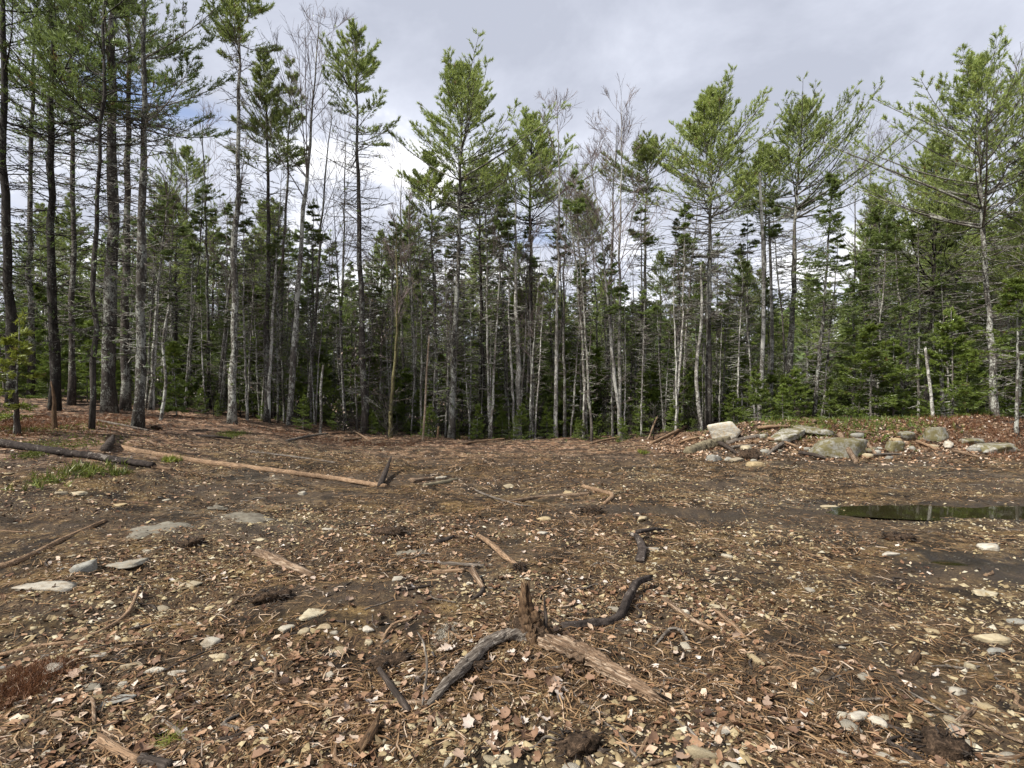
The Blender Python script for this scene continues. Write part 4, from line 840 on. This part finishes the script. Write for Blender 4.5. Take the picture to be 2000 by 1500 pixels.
wood_px([(298,914),(335,919)], [9,7], 'tan_wood', 'short bare tan stick at the end of the mossy log', seed=5)
wood_px([(-40,1122),(45,1095),(125,1055),(206,1018)], [12,11,9,6], 'tan_wood', 'straight brown pole slanting over the scraped bedrock', seed=6, S=10)
wood_px([(-40,1295),(60,1268),(140,1256),(205,1232),(250,1205),(272,1165)], [11,10,9,9,9,4], 'tan_wood', 'jointed tan branch curving up to a torn tip', seed=7, raise_px=[0,0,0,0,4,16])
wood_px([(505,1085),(545,1102),(612,1128)], [20,20,14], 'weathered_wood', 'short thick weathered chunk with a broken orange end', name='wood_chunk', seed=8, jag=(.04,.06), S=14, ridge=.14)
wood_px([(490,884),(570,893),(655,905)], [5,5,4], 'grey_wood', 'thin straight stick beyond the peeled log', seed=9)
wood_px([(804,943),(845,937)], [12,7], 'white_wood' if 'white_wood' in MATS else 'weathered_wood', 'pale split slab of wood beyond the peeled log', name='wood_chunk', seed=10)
wood_px([(828,951),(865,945),(893,938)], [9,10,8], 'lichen_wood', 'olive brown stick beside the pale split slab', seed=11)
wood_px([(895,938),(935,962),(1005,985),(1040,990)], [5,5,4,3], 'grey_wood', 'thin grey branch with fine side twigs', seed=12)
wood_px([(980,984),(1050,974),(1152,966)], [5,8,7], 'weathered_wood', 'pale pinkish stick pointing at the dark clod', seed=13)
wood_px([(1138,952),(1175,962),(1196,970),(1180,985)], [8,9,9,6], 'tan_wood', 'forked tan root piece above the dark clod', seed=14)
wood_px([(934,1054),(960,1073),(985,1095),(1015,1108)], [8,10,11,6], 'tan_wood', 'curved tan root bending towards the clod', seed=15, raise_px=[4,5,3,0])
wood_px([(852,1062),(870,1058),(885,1050)], [12,11,6], 'dark_wood', 'dark knobbly root end by the leaf-filled hollow', seed=16)
wood_px([(822,1098),(880,1104),(945,1106)], [6,8,6], 'grey_wood', 'straight grey-brown stick under the curved tan root', seed=17)
wood_px([(846,1121),(906,1117)], [11,9], 'tan_wood', 'short tan round stick lying level', seed=18)
wood_px([(922,1128),(944,1150)], [13,9], 'weathered_wood', 'short pale split chip standing near the dark twig', name='wood_chunk', seed=19, raise_px=[8,0])
wood_px([(944,1152),(938,1162),(920,1172)], [8,8,3], 'dark_wood', 'dark hooked twig under the pale split chip', seed=20)
wood_px([(1232,1056),(1246,1066),(1254,1084),(1250,1100)], [5,11,17,15], 'charred_bark', 'uprooted dark root standing in the mud', name='uprooted_root', seed=21, raise_px=[12,10,3,0], S=14, ridge=.22, cat='root')
wood_px([(1245,1058),(1278,1045),(1312,1040)], [9,7,3], 'charred_bark', 'dark arm of root reaching over the wet rut', name='uprooted_root', seed=22, raise_px=[14,8,2], cat='root')
wood_px([(1298,1174),(1340,1205),(1392,1233)], [11,9,8], 'weathered_wood', 'straight pale stick beside the yellowish slab', seed=23)
wood_px([(1394,1192),(1430,1222),(1462,1252)], [8,9,5], 'tan_wood', 'brown stick running parallel to the straight pale stick', seed=24)
wood_px([(1280,1262),(1308,1240),(1330,1243),(1345,1258)], [5,8,8,5], 'grey_wood', 'arched grey twig over the gravel', seed=25, raise_px=[0,6,6,0])
wood_px([(196,1456),(230,1472),(275,1492)], [26,22,16], 'tan_wood', 'thick tan bark slab pointing at the dark wood', name='wood_chunk', seed=26, jag=(.05,.05), S=14)
wood_px([(275,1490),(330,1502)], [22,22], 'dark_wood', 'dark rotten block touching the tan bark slab', name='wood_chunk', seed=27)
wood_px([(190,1428),(268,1441)], [8,8], 'tan_wood', 'thin reddish stick above the tan bark slab', seed=28)
wood_px([(318,1408),(0+345,1430),(372,1456)], [5,9,6], 'grey_wood', 'small weathered grey twig above the dark block', seed=29)
wood_px([(1318,1408),(1345,1430),(1372,1456)], [7,11,6], 'grey_wood', 'grey stick with peeling bark near the pinkish slab', seed=29)
wood_px([(740,1326),(770,1362),(800,1394)], [10,12,13], 'dark_wood', 'leaning dark stick with an angled broken tip', seed=30, raise_px=[14,6,0])
wood_px([(824,1385),(834,1330),(828,1290),(816,1272)], [5,5,4,3], 'grey_wood', 'thin upright twig crossing the grey root arm', seed=31, raise_px=[0,22,30,34])
wood_px([(586,1374),(640,1382),(700,1376),(780,1374),(838,1376)], [9,9,7,9,8], 'weathered_wood', 'broken pale stick lying level under the leaves', seed=32)
wood_px([(705,1465),(728,1440),(742,1412)], [20,18,4], 'rot_wood', 'brown triangular splinter of wood standing up', name='wood_chunk', seed=34, raise_px=[0,4,18], S=10)
wood_px([(680,1478),(705,1452)], [10,8], 'rot_wood', 'small ochre splinter beside the triangular splinter', name='wood_chunk', seed=35)
wood_px([(1112,1346),(1140,1376),(1190,1402)], [3,6,5], 'grey_wood', 'thin twig curling below the lying trunk', seed=36)
wood_px([(742,1264),(765,1230),(800,1215),(818,1197)], [6,5,5,3], 'tan_wood', 'slender curved twig above the leaf heap', seed=37, raise_px=[0,6,3,0])
wood_px([(300,1408),(0+325,1380),(175+0,1372)][::-1] if False else [(152,1392),(180,1378),(184,1418)], [6,8,6], 'weathered_wood', 'hooked pale twig under the long grey-green slab', seed=38, raise_px=[2,8,0])
wood_px([(1272,868),(1320,848),(1366,828)], [7,6,5], 'tan_wood', 'thin fallen pole leaning toward the shapely pine', name='fallen_pole', seed=39, raise_px=[0,2,6], cat='pole')
wood_px([(1470,813),(1530,820),(1592,830)], [4,5,5], 'weathered_wood', 'thin pale fallen pole across the mound top', name='fallen_pole', seed=40, raise_px=[10,8,6], cat='pole')
wood_px([(1345,886),(1380,876),(1422,860)], [20,24,12], 'lichen_wood', 'rotten yellowish log under the pale boulder', name='fallen_log', seed=41, S=14, ridge=.16, jag=(.06,.1), cat='log')
wood_px([(1640,868),(1656,888),(1672,906)], [11,12,10], 'weathered_wood', 'split tan plank leaning on the long boulder', name='wood_chunk', seed=42, raise_px=[14,6,0], group='fallen wood on the mound')
wood_px([(1692,874),(1712,890)], [7,6], 'weathered_wood', 'small tan splinter beside the leaning plank', name='wood_chunk', seed=43, raise_px=[6,0], group='fallen wood on the mound')
wood_px([(1420,868),(1470,856),(1500,852)], [9,8,6], 'grey_wood', 'grey stick buried in leaves above the rotten log', seed=44, group='fallen wood on the mound')
wood_px([(670,862),(705,858)], [6,5], 'weathered_wood', 'short pale log piece at the wood edge under the lanky pine', name='fallen_log', seed=45, cat='log')
wood_px([(-20,828),(30,820),(85,812)], [6,7,4], 'tan_wood', 'thin tan branch lying over the rust-red bank', seed=46)
wood_px([(190,822),(240,832),(290,842)], [5,5,4], 'grey_wood', 'thin grey branch lying behind the slim dark pine', seed=47)
wood_px([(1730,1420),(1800,1438),(1860,1442)], [8,8,6], 'dark_wood', 'dark stick on the wet gravel near the pale cluster', seed=48)
wood_px([(1930,1490),(2000,1480),(2040,1476)], [9,9,8], 'weathered_wood', 'pale straight stick by the dark soil patch', seed=49)
wood_px([(1790,1282),(1775,1300)], [15,12], 'rot_wood', 'reddish wood chip on the wet gravel', name='wood_chunk', seed=50)
# standing broken stems
def standing(px, d, pxt, yt, w0, w1, mat, lab, name='broken_snag', seed=0, cat='snag'):
    r = np.random.default_rng(seed); b, H, lean = span(px, d, pxt, yt); tp = b + Vector((lean, r.normal(0, .1), H)); b.z -= .1
    o = limb(name, [b, b.lerp(tp, .35) + Vector((r.normal(0, .012) * H, 0, 0)), b.lerp(tp, .7) + Vector((r.normal(0, .012) * H, 0, 0)), tp], [w0 * d / F / 2 * 1.15, w0 * d / F / 2, (w0 + w1) / 2 * d / F / 2, w1 * d / F / 2], mat, r, 9, 26, .06, (0, .18)); tag(o, lab, cat, 'broken standing stems'); return o
standing(1823, 19.0, 1809, 685, 6, 5, 'pale_bark', 'bare tan snag leaning with a snapped top', seed=1)
standing(1843, 19.8, 1838, 632, 7, 6, 'grey_bark', 'taller greyish snag close to the leaning tan one', seed=2)
standing(1371, 22.0, 1372, 520, 7, 4, 'pale_bark', 'debarked dead stem close against the shapely pine', seed=3)
standing(108, 13.5, 107, 757, 9, 4, 'rot_wood', 'rust coloured broken stub on the bank', seed=4)
standing(38, 12.5, 37, 770, 9, 8, 'dark_wood', 'short dark stub beneath the yellow-green young fir', seed=5)
standing(313, 17.5, 326, 600, 6, 4, 'grey_bark', 'thin leaning pale stem beside the bushy young fir', seed=6)
standing(825, 20.5, 838, 660, 4, 3, 'bare_wood', 'thin peeled stem at the wood edge left of the bushy pine', seed=7)
standing(855, 20.8, 857, 838, 5, 3, 'tan_wood', 'short yellow stub at the foot of the bushy pine', seed=8)
standing(625, 20.8, 632, 720, 5, 4, 'grey_bark', 'thin pale crooked stem beside the little fir', seed=9)
standing(1140, 22.0, 1142, 742, 5, 4, 'pale_bark', 'short white stem under the leaning birch', seed=10)
standing(1482, 23.5, 1483, 330, 8, 5, 'pale_bark', 'straight thin pale dead trunk next to the sweeping pine', seed=11)
standing(1503, 24.0, 1502, 430, 7, 4, 'pale_bark', 'second thin pale dead trunk beside the straight one', seed=12)
standing(1326, 22.5, 1325, 640, 6, 5, 'grey_bark', 'slim grey dead stem by the mid-green fir', seed=13)
standing(1264, 21.0, 1283, 818, 4, 3, 'weathered_wood', 'short pale pole propped near the fallen pole', seed=14)
EP = [((560, 862), (640, 852), 5, 'grey_wood', 'grey fallen stem at the wood edge beside the little fir'), ((900, 868), (985, 862), 4, 'tan_wood', 'tan fallen stem at the foot of the bushy pine'), ((1040, 862), (1110, 846), 5, 'grey_wood', 'grey fallen stem tilted into the birches'), ((730, 868), (690, 846), 4, 'weathered_wood', 'pale stick leaning at the young oaks'), ((385, 852), (450, 862), 5, 'dark_wood', 'dark fallen stem below the lichen-grey pine'), ((1150, 868), (1215, 858), 4, 'tan_wood', 'tan stem lying before the white birches')]
for i, (p0, p1, w, m, lab) in enumerate(EP): wood_px([p0, ((p0[0] + p1[0]) / 2, (p0[1] + p1[1]) / 2), p1], [w, w, w * .6], m, lab, name='fallen_pole', cat='pole', seed=260 + i, group='fallen stems at the wood edge', raise_px=[0, 2, 4])
# -- random sticks
STK = []
for k in range(8):
    q = np.random.default_rng(800 + k); pts = [(0, 0, 0), (.33, q.normal(0, .05), q.normal(0, .01)), (.66, q.normal(0, .07), q.normal(0, .01)), (1, q.normal(0, .1), 0)]
    o = limb('stick', [Vector(p) for p in pts], [.022, .024, .02, .010], 'tan_wood', q, 6, 12, .12); me = o.data; bpy.data.objects.remove(o); STK.append(me)
STKM = {}
for m in ('tan_wood', 'grey_wood', 'dark_wood', 'weathered_wood'):
    STKM[m] = []
    for me in STK: c = me.copy(); c.materials.clear(); c.materials.append(MATS[m]); STKM[m].append(c)
SLAB = {'tan_wood': 'thin brown stick lying on the soil', 'grey_wood': 'thin grey stick lying on the soil', 'dark_wood': 'thin blackish stick lying on the soil', 'weathered_wood': 'thin pale stick lying on the soil'}
r = np.random.default_rng(31); n = 0
while n < 190:
    px, py = r.uniform(-40, 2040), 865 + 640 * r.uniform() ** .9; b = hit(px, py)
    if float(puddle_q(np.array(b.x), np.array(b.y))) < 1.6: continue
    L = r.uniform(.10, .32) * (1 + .035 * b.y); a = r.uniform(0, math.pi) * (1 if r.uniform() < .6 else .25); m = ['tan_wood', 'grey_wood', 'dark_wood', 'weathered_wood'][int(r.integers(4))]
    e = Vector((b.x + L * math.cos(a), b.y + L * math.sin(a), 0)); e.z = gz(e.x, e.y); dv = e - b
    o = bpy.data.objects.new('stick', STKM[m][int(r.integers(8))]); C.objects.link(o); o.location = b + Vector((0, 0, .007)); o.rotation_mode = 'QUATERNION'; o.rotation_quaternion = dv.to_track_quat('X', 'Z')
    th = r.uniform(.25, .6) * max(.3, min(1, L / .3)) * (1 + .03 * b.y); o.scale = (dv.length, th, th); tag(o, ('short ' if L < .28 else 'long ') + SLAB[m].replace('lying on the soil', 'lying ') + by(b.x, b.y), 'stick', 'sticks scattered over the clearing'); n += 1
MW = [((1430, 880), (1480, 872), 6, 'grey_wood', 'grey root lying across the leafy mound side'), ((1500, 862), (1560, 874), 6, 'tan_wood', 'tan stick below the flat tilted slab'), ((1560, 890), (1620, 898), 7, 'dark_wood', 'dark stick at the foot of the long boulder slab'),
      ((1700, 895), (1760, 888), 5, 'grey_wood', 'grey stick beside the squarish mossy boulder'), ((1790, 868), (1830, 880), 6, 'tan_wood', 'tan stick below the cracked boulder'), ((1480, 842), (1540, 834), 6, 'tan_wood', 'tan stick lying on the mound crest'), ((1660, 846), (1720, 852), 5, 'weathered_wood', 'pale stick above the long boulder slab'),
      ((1860, 886), (1920, 896), 5, 'weathered_wood', 'pale stick in front of the bedrock ledge'), ((1405, 872), (1440, 888), 8, 'dark_wood', 'short dark root beside the shaggy clod'), ((1330, 868), (1380, 852), 5, 'tan_wood', 'thin tan stick leading up to the pale boulder'), ((1530, 872), (1500, 890), 7, 'grey_wood', 'grey root end poking from the mound')]
for i, (p0, p1, w, m, lab) in enumerate(MW): wood_px([p0, ((p0[0] + p1[0]) / 2, (p0[1] + p1[1]) / 2), p1], [w, w, w * .6], m, lab, seed=200 + i, group='fallen wood on the mound', raise_px=[3, 2, 0])
for i in range(26):
    q = np.random.default_rng(1500 + i); px, py = q.uniform(1370, 2010), q.uniform(846, 900); w = q.uniform(9, 24)
    stone_px(px, py, w, w * q.uniform(.4, .7), ('small ' if w < 16 else 'larger ') + ['grey', 'pale', 'mossy grey'][i % 3] + ' rock in the leaves, near ' + near_handle(hit(px, py).x, hit(px, py).y, [(hit(1415, 850).x, hit(1415, 850).y, 'the pale perched boulder'), (hit(1640, 885).x, hit(1640, 885).y, 'the long boulder slab'), (hit(1835, 855).x, hit(1835, 855).y, 'the cracked boulder'), (hit(1540, 855).x, hit(1540, 855).y, 'the flat tilted slab'), (hit(1940, 880).x, hit(1940, 880).y, 'the bedrock ledge')])[2], ['grey_stone', 'pale_stone', 'boulder_stone'][i % 3], q.uniform(-.5, .5), group=B, thick=w * .6, sink=.35, sub=2)
print('fallen wood', time.time() - T0)

# ------------------------------------------------------------------ clods of dark soil and roots
def clod(px, py, w, h, lab, seed):
    r = np.random.default_rng(seed); b = hit(px, py + h * .4); m = b.y / F; P, T = rock_mesh(3, r, 1, 6, .28, top=1.2); P = P * (1 + .10 * r.normal(size=(len(P), 1))); o = link('soil_clod', make_mesh('soil_clod', P * np.array([w, w * .8, h * 1.0]) * m / 2, T), MATS['clod_soil']); o.location = (b.x, b.y + w * m * .2, gz(b.x, b.y + w * m * .2) + h * m * .15)
    q = Acc(); k = 46; d = norm(r.normal(size=(k, 3)) * [1, 1, .8] + [0, 0, .25]); s = np.array([w, w * .8, h]) * m / 2; P0 = d * s * .8; P2 = d * s * r.uniform(1.1, 1.6, (k, 1)) - [0, 0, h * m * .1]; V, T = tubes(np.stack([P0, (P0 + P2) / 2 + r.normal(0, .12, (k, 3)) * s, P2], 1), np.tile([.005, .004, .002], (k, 1)) * (1 + .06 * b.y), 3); q.add(V, T); c = link('root_hairs', q.mesh('root_hairs'), MATS['dark_wood'], o); c['kind'] = 'stuff'
    tag(o, lab, 'clod', 'clods of dark soil and roots')
clod(1158, 995, 56, 22, 'dark peaty clod with roots below the forked tan root', 1); clod(1462, 886, 50, 34, 'shaggy dark root clod at the foot of the mound', 2); clod(760, 1038, 70, 16, 'flat dark humus hump near the curved white stone', 3)
clod(1015, 1108, 30, 22, 'dark clod at the end of the curved tan root', 4); clod(370, 1060, 44, 20, 'dark clod beside the scraped bedrock', 5); clod(530, 1165, 70, 30, 'dark rooty clod below the weathered chunk', 6); clod(1760, 1048, 60, 18, 'dark clod before the long puddle', 7)
clod(1130, 1460, 110, 50, 'dark humus hump in front of the stump', 8); clod(1850, 1460, 110, 60, 'dark humus patch with roots on the wet gravel', 9); clod(930, 1300, 50, 22, 'dark humus under the grey root arm', 10); clod(295, 812 + 20, 30, 10, 'dark root plate at the edge of the bank', 11)
clod(765, 1295, 90, 30, 'blackish humus hump left of the leaf heap', 12)

# ------------------------------------------------------------------ dead leaves: individual ones near, mass beyond
def oak_leaf(r):
    n = 9; s = np.linspace(0, 1, n); w = .30 * np.sin(math.pi * s ** .8) ** .8 * (1 + .45 * np.cos(s * 21 + r.uniform(-.5, .5))); w[0] = .02; w[-1] = .03
    curl = r.uniform(-.3, 1.2); fold = r.uniform(-.2, .8); z = curl * (s - .5) ** 2 * 1.2; mid = np.stack([s - .5, .04 * np.sin(s * 4), z], -1)
    Lf = mid + np.stack([np.zeros(n), w, fold * w * 1.3 + r.normal(0, .035, n)], -1); Rt = mid + np.stack([np.zeros(n), -w, fold * w * 1.3 + r.normal(0, .035, n)], -1)
    V = np.concatenate([mid, Lf, Rt]); i = np.arange(n - 1); T = np.concatenate([np.stack([i, i + 1, i + n + 1], -1), np.stack([i, i + n + 1, i + n], -1), np.stack([i, i + 2 * n, i + 2 * n + 1], -1), np.stack([i, i + 2 * n + 1, i + 1], -1)])
    me = make_mesh('dead_leaf', V, T, smooth=False); me.materials.append(MATS['oak_leaf']); return me
OL = [oak_leaf(np.random.default_rng(900 + k)) for k in range(10)]
r = np.random.default_rng(61); n = 0
HEAPS = [(1060, 1312, 50, 22), (880, 1310, 45, 35), (820, 1370, 50, 20), (1130, 1350, 40, 20), (1010, 1440, 40, 30), (800, 1150, 35, 14), (1030, 1420, 70, 40), (900, 1040, 60, 10), (640, 1140, 40, 14)]
while n < 290:
    if n < 120: h = HEAPS[n % len(HEAPS)]; px, py = r.normal(h[0], h[2]), r.normal(h[1], h[3])
    else: px, py = r.normal(900, 480), 1060 + 440 * r.uniform()
    if py > 1498 or py < 1000: continue
    b = hit(px, py)
    if float(puddle_q(np.array(b.x), np.array(b.y))) < 1.6: continue
    s = r.uniform(.04, .09); o = bpy.data.objects.new('dead_leaf', OL[int(r.integers(10))]); C.objects.link(o); o.scale = (s, s, s); o.location = (b.x, b.y, b.z + .010 + .012 * r.uniform()); o.rotation_euler = (r.normal(0, .45), r.normal(0, .45), r.uniform(0, 6.28))
    tag(o, ('small' if s < .075 else 'large') + ' curled dry brown leaf lying ' + by(b.x, b.y), 'leaf', 'dry leaves lying near the stump'); n += 1

def scatter(N, rng, d0=1.5, d1=24, pw=.55, a=54):
    """ground points, thinner with distance"""
    u = rng.uniform(size=N); d = d0 * (d1 / d0) ** (u ** pw); th = np.radians(rng.uniform(-a, a, N)); x = np.tan(th) * d * .92; return x, d
def litter():
    r = np.random.default_rng(71)
    # leaves
    x, d = scatter(88000, r, 1.6, 26, .72); dens = .26 + 1.9 * vnoise(x / 1.3, d / .9, 21) + .9 * vnoise(x / .35, d / .35, 22) + .5 * sstep(11, 17, d) + .35 * sstep(-4, -8, x) - .5 * sstep(1.5, 3.5, x) * (1 - sstep(12, 15, d)); kp = r.uniform(size=len(x)) < dens; x, d = x[kp], d[kp]
    z = ground_z(x, d); wet = puddle_q(x, d) < 2.2 * r.uniform(.3, 1.2, len(x)); x, d, z = x[~wet], d[~wet], z[~wet]
    s = np.maximum(.012 + .058 * r.uniform(size=len(x)) ** 2.6, .0017 * d); acc = Acc(); br = np.clip(r.normal(.38, .27, len(x)) - .10 * sstep(12, 18, d) - .12 * sstep(-4, -7, x), 0, 1)
    blades(acc, np.stack([x, d, z + .15 * s], -1), 1.0, r, br, .30, sd=s); o = link('leaf_litter', acc.mesh('leaf_litter'), MATS['leaf_litter']); tag(o, 'broken dry leaves strewn thickly over the soil', 'leaf litter', kind='stuff'); print('leaves', len(x))
    # gravel
    x, d = scatter(125000, r, 1.6, 24, .8); dens = .10 + 1.7 * vnoise(x / 1.5, d / 1.1, 33) + .6 * vnoise(x / .35, d / .35, 34) - .18 * sstep(6, 12, d) + .45 * sstep(.8, 3, x) + .25 * sstep(-1, -3, x); kp = r.uniform(size=len(x)) < dens; x, d = x[kp], d[kp]; z = ground_z(x, d)
    wet = puddle_q(x, d) < 1.5 * r.uniform(.3, 1.2, len(x)); x, d, z = x[~wet], d[~wet], z[~wet]; N = len(x)
    s = np.maximum(np.clip(.0058 * r.uniform(.02, 1, N) ** -.58, .004, .036), .0010 * d)
    base = np.array([[1, 0, 0], [0, 1, 0], [-1, 0, 0], [0, -1, 0], [.25, .2, .75]]); F8 = np.array([[0, 1, 4], [1, 2, 4], [2, 3, 4], [3, 0, 4]])
    V = base[None] * (1 + r.normal(0, .25, (N, 5, 3))); V[..., 1] *= r.uniform(.45, 1, (N, 1)); V[..., 2] *= r.uniform(.35, .9, (N, 1)); a = r.uniform(0, 6.283, N); ca, sa = np.cos(a)[:, None], np.sin(a)[:, None]
    V = np.stack([V[..., 0] * ca - V[..., 1] * sa, V[..., 0] * sa + V[..., 1] * ca, V[..., 2] + V[..., 0] * r.normal(0, .3, (N, 1))], -1) * s[:, None, None] + np.stack([x, d, z + .12 * s], -1)[:, None]
    T = F8[None] + (np.arange(N) * 5)[:, None, None]; c = np.clip(r.normal(.50, .28, N), 0, 1); o = link('gravel', make_mesh('gravel', V, T, np.repeat(np.stack([c] * 3, -1), 5, 0)), MATS['gravel_chips']); tag(o, 'pale gravel chips scattered through the soil', 'gravel', kind='stuff'); print('gravel', N)
    # needles and fine twigs
    x, d = scatter(150000, r, 1.6, 15, .95); dens = .55 + 1.4 * vnoise(x / .8, d / .8, 41); kp = r.uniform(size=len(x)) < dens; x, d = x[kp], d[kp]; z = ground_z(x, d); wet = puddle_q(x, d) < 2.2 * r.uniform(.3, 1.2, len(x)); x, d, z = x[~wet], d[~wet], z[~wet]; N = len(x)
    L = np.maximum(.03 + .15 * r.uniform(size=N) ** 3, .006 * d); w = np.maximum(.0014 + .0022 * r.uniform(size=N) + .012 * L, .0007 * d); a = r.uniform(0, 6.283, N); x2, d2 = x + L * np.cos(a), d + L * np.sin(a); z2 = ground_z(x2, d2)
    P = np.stack([x, d, z + .006], -1); Q = np.stack([x2, d2, z2 + .006 + .10 * L * r.uniform(-.3, 1, N)], -1); M = (P + Q) / 2 + np.stack([r.normal(0, .08, N) * L, r.normal(0, .08, N) * L, .004 + .05 * L], -1)
    side = norm(np.cross(Q - P, np.array([0, 0, 1.0]) + r.normal(0, .5, (N, 3)))) * w[:, None] * .7; V = np.stack([P - side, P + side, M - side, M + side, Q], 1).reshape(-1, 3); kk = (np.arange(N) * 5)[:, None, None]; T = kk + np.array([[0, 1, 3], [0, 3, 2], [2, 3, 4]]); c = np.clip(r.normal(.42, .27, N), 0, 1); o = link('twig_litter', make_mesh('twig_litter', V, T, np.repeat(np.stack([c] * 3, -1), 5, 0)), MATS['twig_litter']); tag(o, 'fine brown needles and broken twigs mixed into the soil', 'twig litter', kind='stuff'); print('twigs', N)
litter()

# ------------------------------------------------------------------ low green and rust-red growth
def mound_leaves():
    r = np.random.default_rng(88); n = 9000; x = r.uniform(4.5, 19, n); y = r.normal(17.0, 1.5, n); z = ground_z(x, y); acc = Acc(); blades(acc, np.stack([x, y, z + .02], -1), .085, r, np.clip(r.normal(.50, .22, n), 0, 1), .4)
    o = link('leaf_litter', acc.mesh('leaf_litter'), MATS['leaf_litter']); tag(o, 'dry orange-brown leaves drifted over the rocky mound', 'leaf litter', kind='stuff')
mound_leaves()
def tuft_patch(name, px, py, w, h, n, mat, lab, cat, length=.10, width=.012, up=.9, seed=0, bright=.55, blades_n=6):
    r = np.random.default_rng(seed + 1000); c = hit(px, py); m = c.y / F; acc = Acc(); view = max((CAM_H - c.z) / c.y, .05)
    x = c.x + r.normal(0, .5, n) * w * m / 2 * 1.0; y = c.y + r.normal(0, .5, n) * min(h * m / view / 2, w * m * 1.2); z = ground_z(x, y)
    P = np.stack([x, y, z], -1); D = norm(r.normal(0, .5, (n, 3)) + [0, 0, up]); needles(acc, P, D, blades_n, length, width, r, np.clip(r.normal(bright, .2, n), 0, 1), np.zeros(n), .7, up * .3)
    o = link(name, acc.mesh(name), MATS[mat]); tag(o, lab, cat, kind='stuff'); return o
for i, (px, py, w, h, lab) in enumerate([(140, 866, 130, 22, 'bright green moss cushion above the mossy log'), (150, 832, 110, 14, 'green moss streak on the rust-red bank'), (40, 838, 70, 12, 'green moss patch near the thin tan branch'), (455, 848, 40, 14, 'small moss tuft at the foot of the lichen-grey pine'), (80, 884, 40, 12, 'moss tuft growing against the mossy log')]):
    tuft_patch('moss', px, py, w, h, 700, 'moss_leaf', lab, 'moss', .035, .012, .7, i, .75)
tuft_patch('ground_fern', 150, 925, 90, 34, 90, 'moss_leaf', 'low clump of green ground plants below the mossy log', 'plant', .17, .02, .9, 11, .6); tuft_patch('ground_fern', 235, 925, 22, 16, 30, 'moss_leaf', 'small green plant next to the tan stick end', 'plant', .12, .016, .9, 12, .6)
tuft_patch('ground_fern', 335, 901, 26, 10, 40, 'yellow_needles', 'yellow-green sprig against the peeled log', 'plant', .12, .016, .9, 13, .6)
tuft_patch('dead_fir_spray', 50, 1335, 130, 80, 620, 'rust_needles', 'rust-red dead fir spray lying on the soil', 'fir spray', .06, .004, .35, 14, .45, 8)
tuft_patch('rust_undergrowth', 60, 830, 300, 40, 2200, 'rust_needles', 'rust-red dead bracken and needles covering the bank', 'undergrowth', .11, .012, .35, 15, .55); tuft_patch('rust_undergrowth', 1930, 850, 260, 16, 700, 'rust_needles', 'rust-red brush behind the bedrock ledge', 'undergrowth', .20, .010, .9, 16, .35)
tuft_patch('rust_undergrowth', 1640, 838, 220, 14, 450, 'rust_needles', 'rusty dry plants along the mound crest', 'undergrowth', .14, .010, .8, 17, .45); tuft_patch('rust_undergrowth', 660, 862, 500, 8, 420, 'rust_needles', 'rusty dry plants along the wood edge', 'undergrowth', .12, .010, .8, 18, .4)
tuft_patch('ground_fern', 1400, 838, 30, 14, 60, 'moss_leaf', 'olive sprig at the foot of the shapely pine', 'plant', .16, .02, .9, 19, .6)
tuft_patch('green_undergrowth', 1640, 826, 420, 10, 600, 'fir_needles', 'green low growth behind the mound', 'undergrowth', .18, .02, .9, 20, .55); tuft_patch('green_undergrowth', 1000, 858, 620, 8, 170, 'fir_needles', 'green low growth along the foot of the trees', 'undergrowth', .14, .018, .9, 21, .45)
tuft_patch('dry_needle_tuft', 334, 1452, 30, 22, 14, 'yellow_needles', 'fan of dry tan pine needles by the pointed stone', 'needles', .12, .003, .3, 22, .9)
tuft_patch('white_lichen', 868, 1240, 46, 30, 160, 'white_stone', 'frosty white lichen clump behind the root arm', 'lichen', .025, .008, .8, 23, .9, 8)
tuft_patch('yellow_weed', 1255, 886, 16, 8, 22, 'yellow_needles', 'tiny yellow-green weed at the foot of the leafy slope', 'plant', .14, .02, .9, 24, .6)
print('total', time.time() - T0, 'tris', sum(len(m.polygons) for m in bpy.data.meshes))
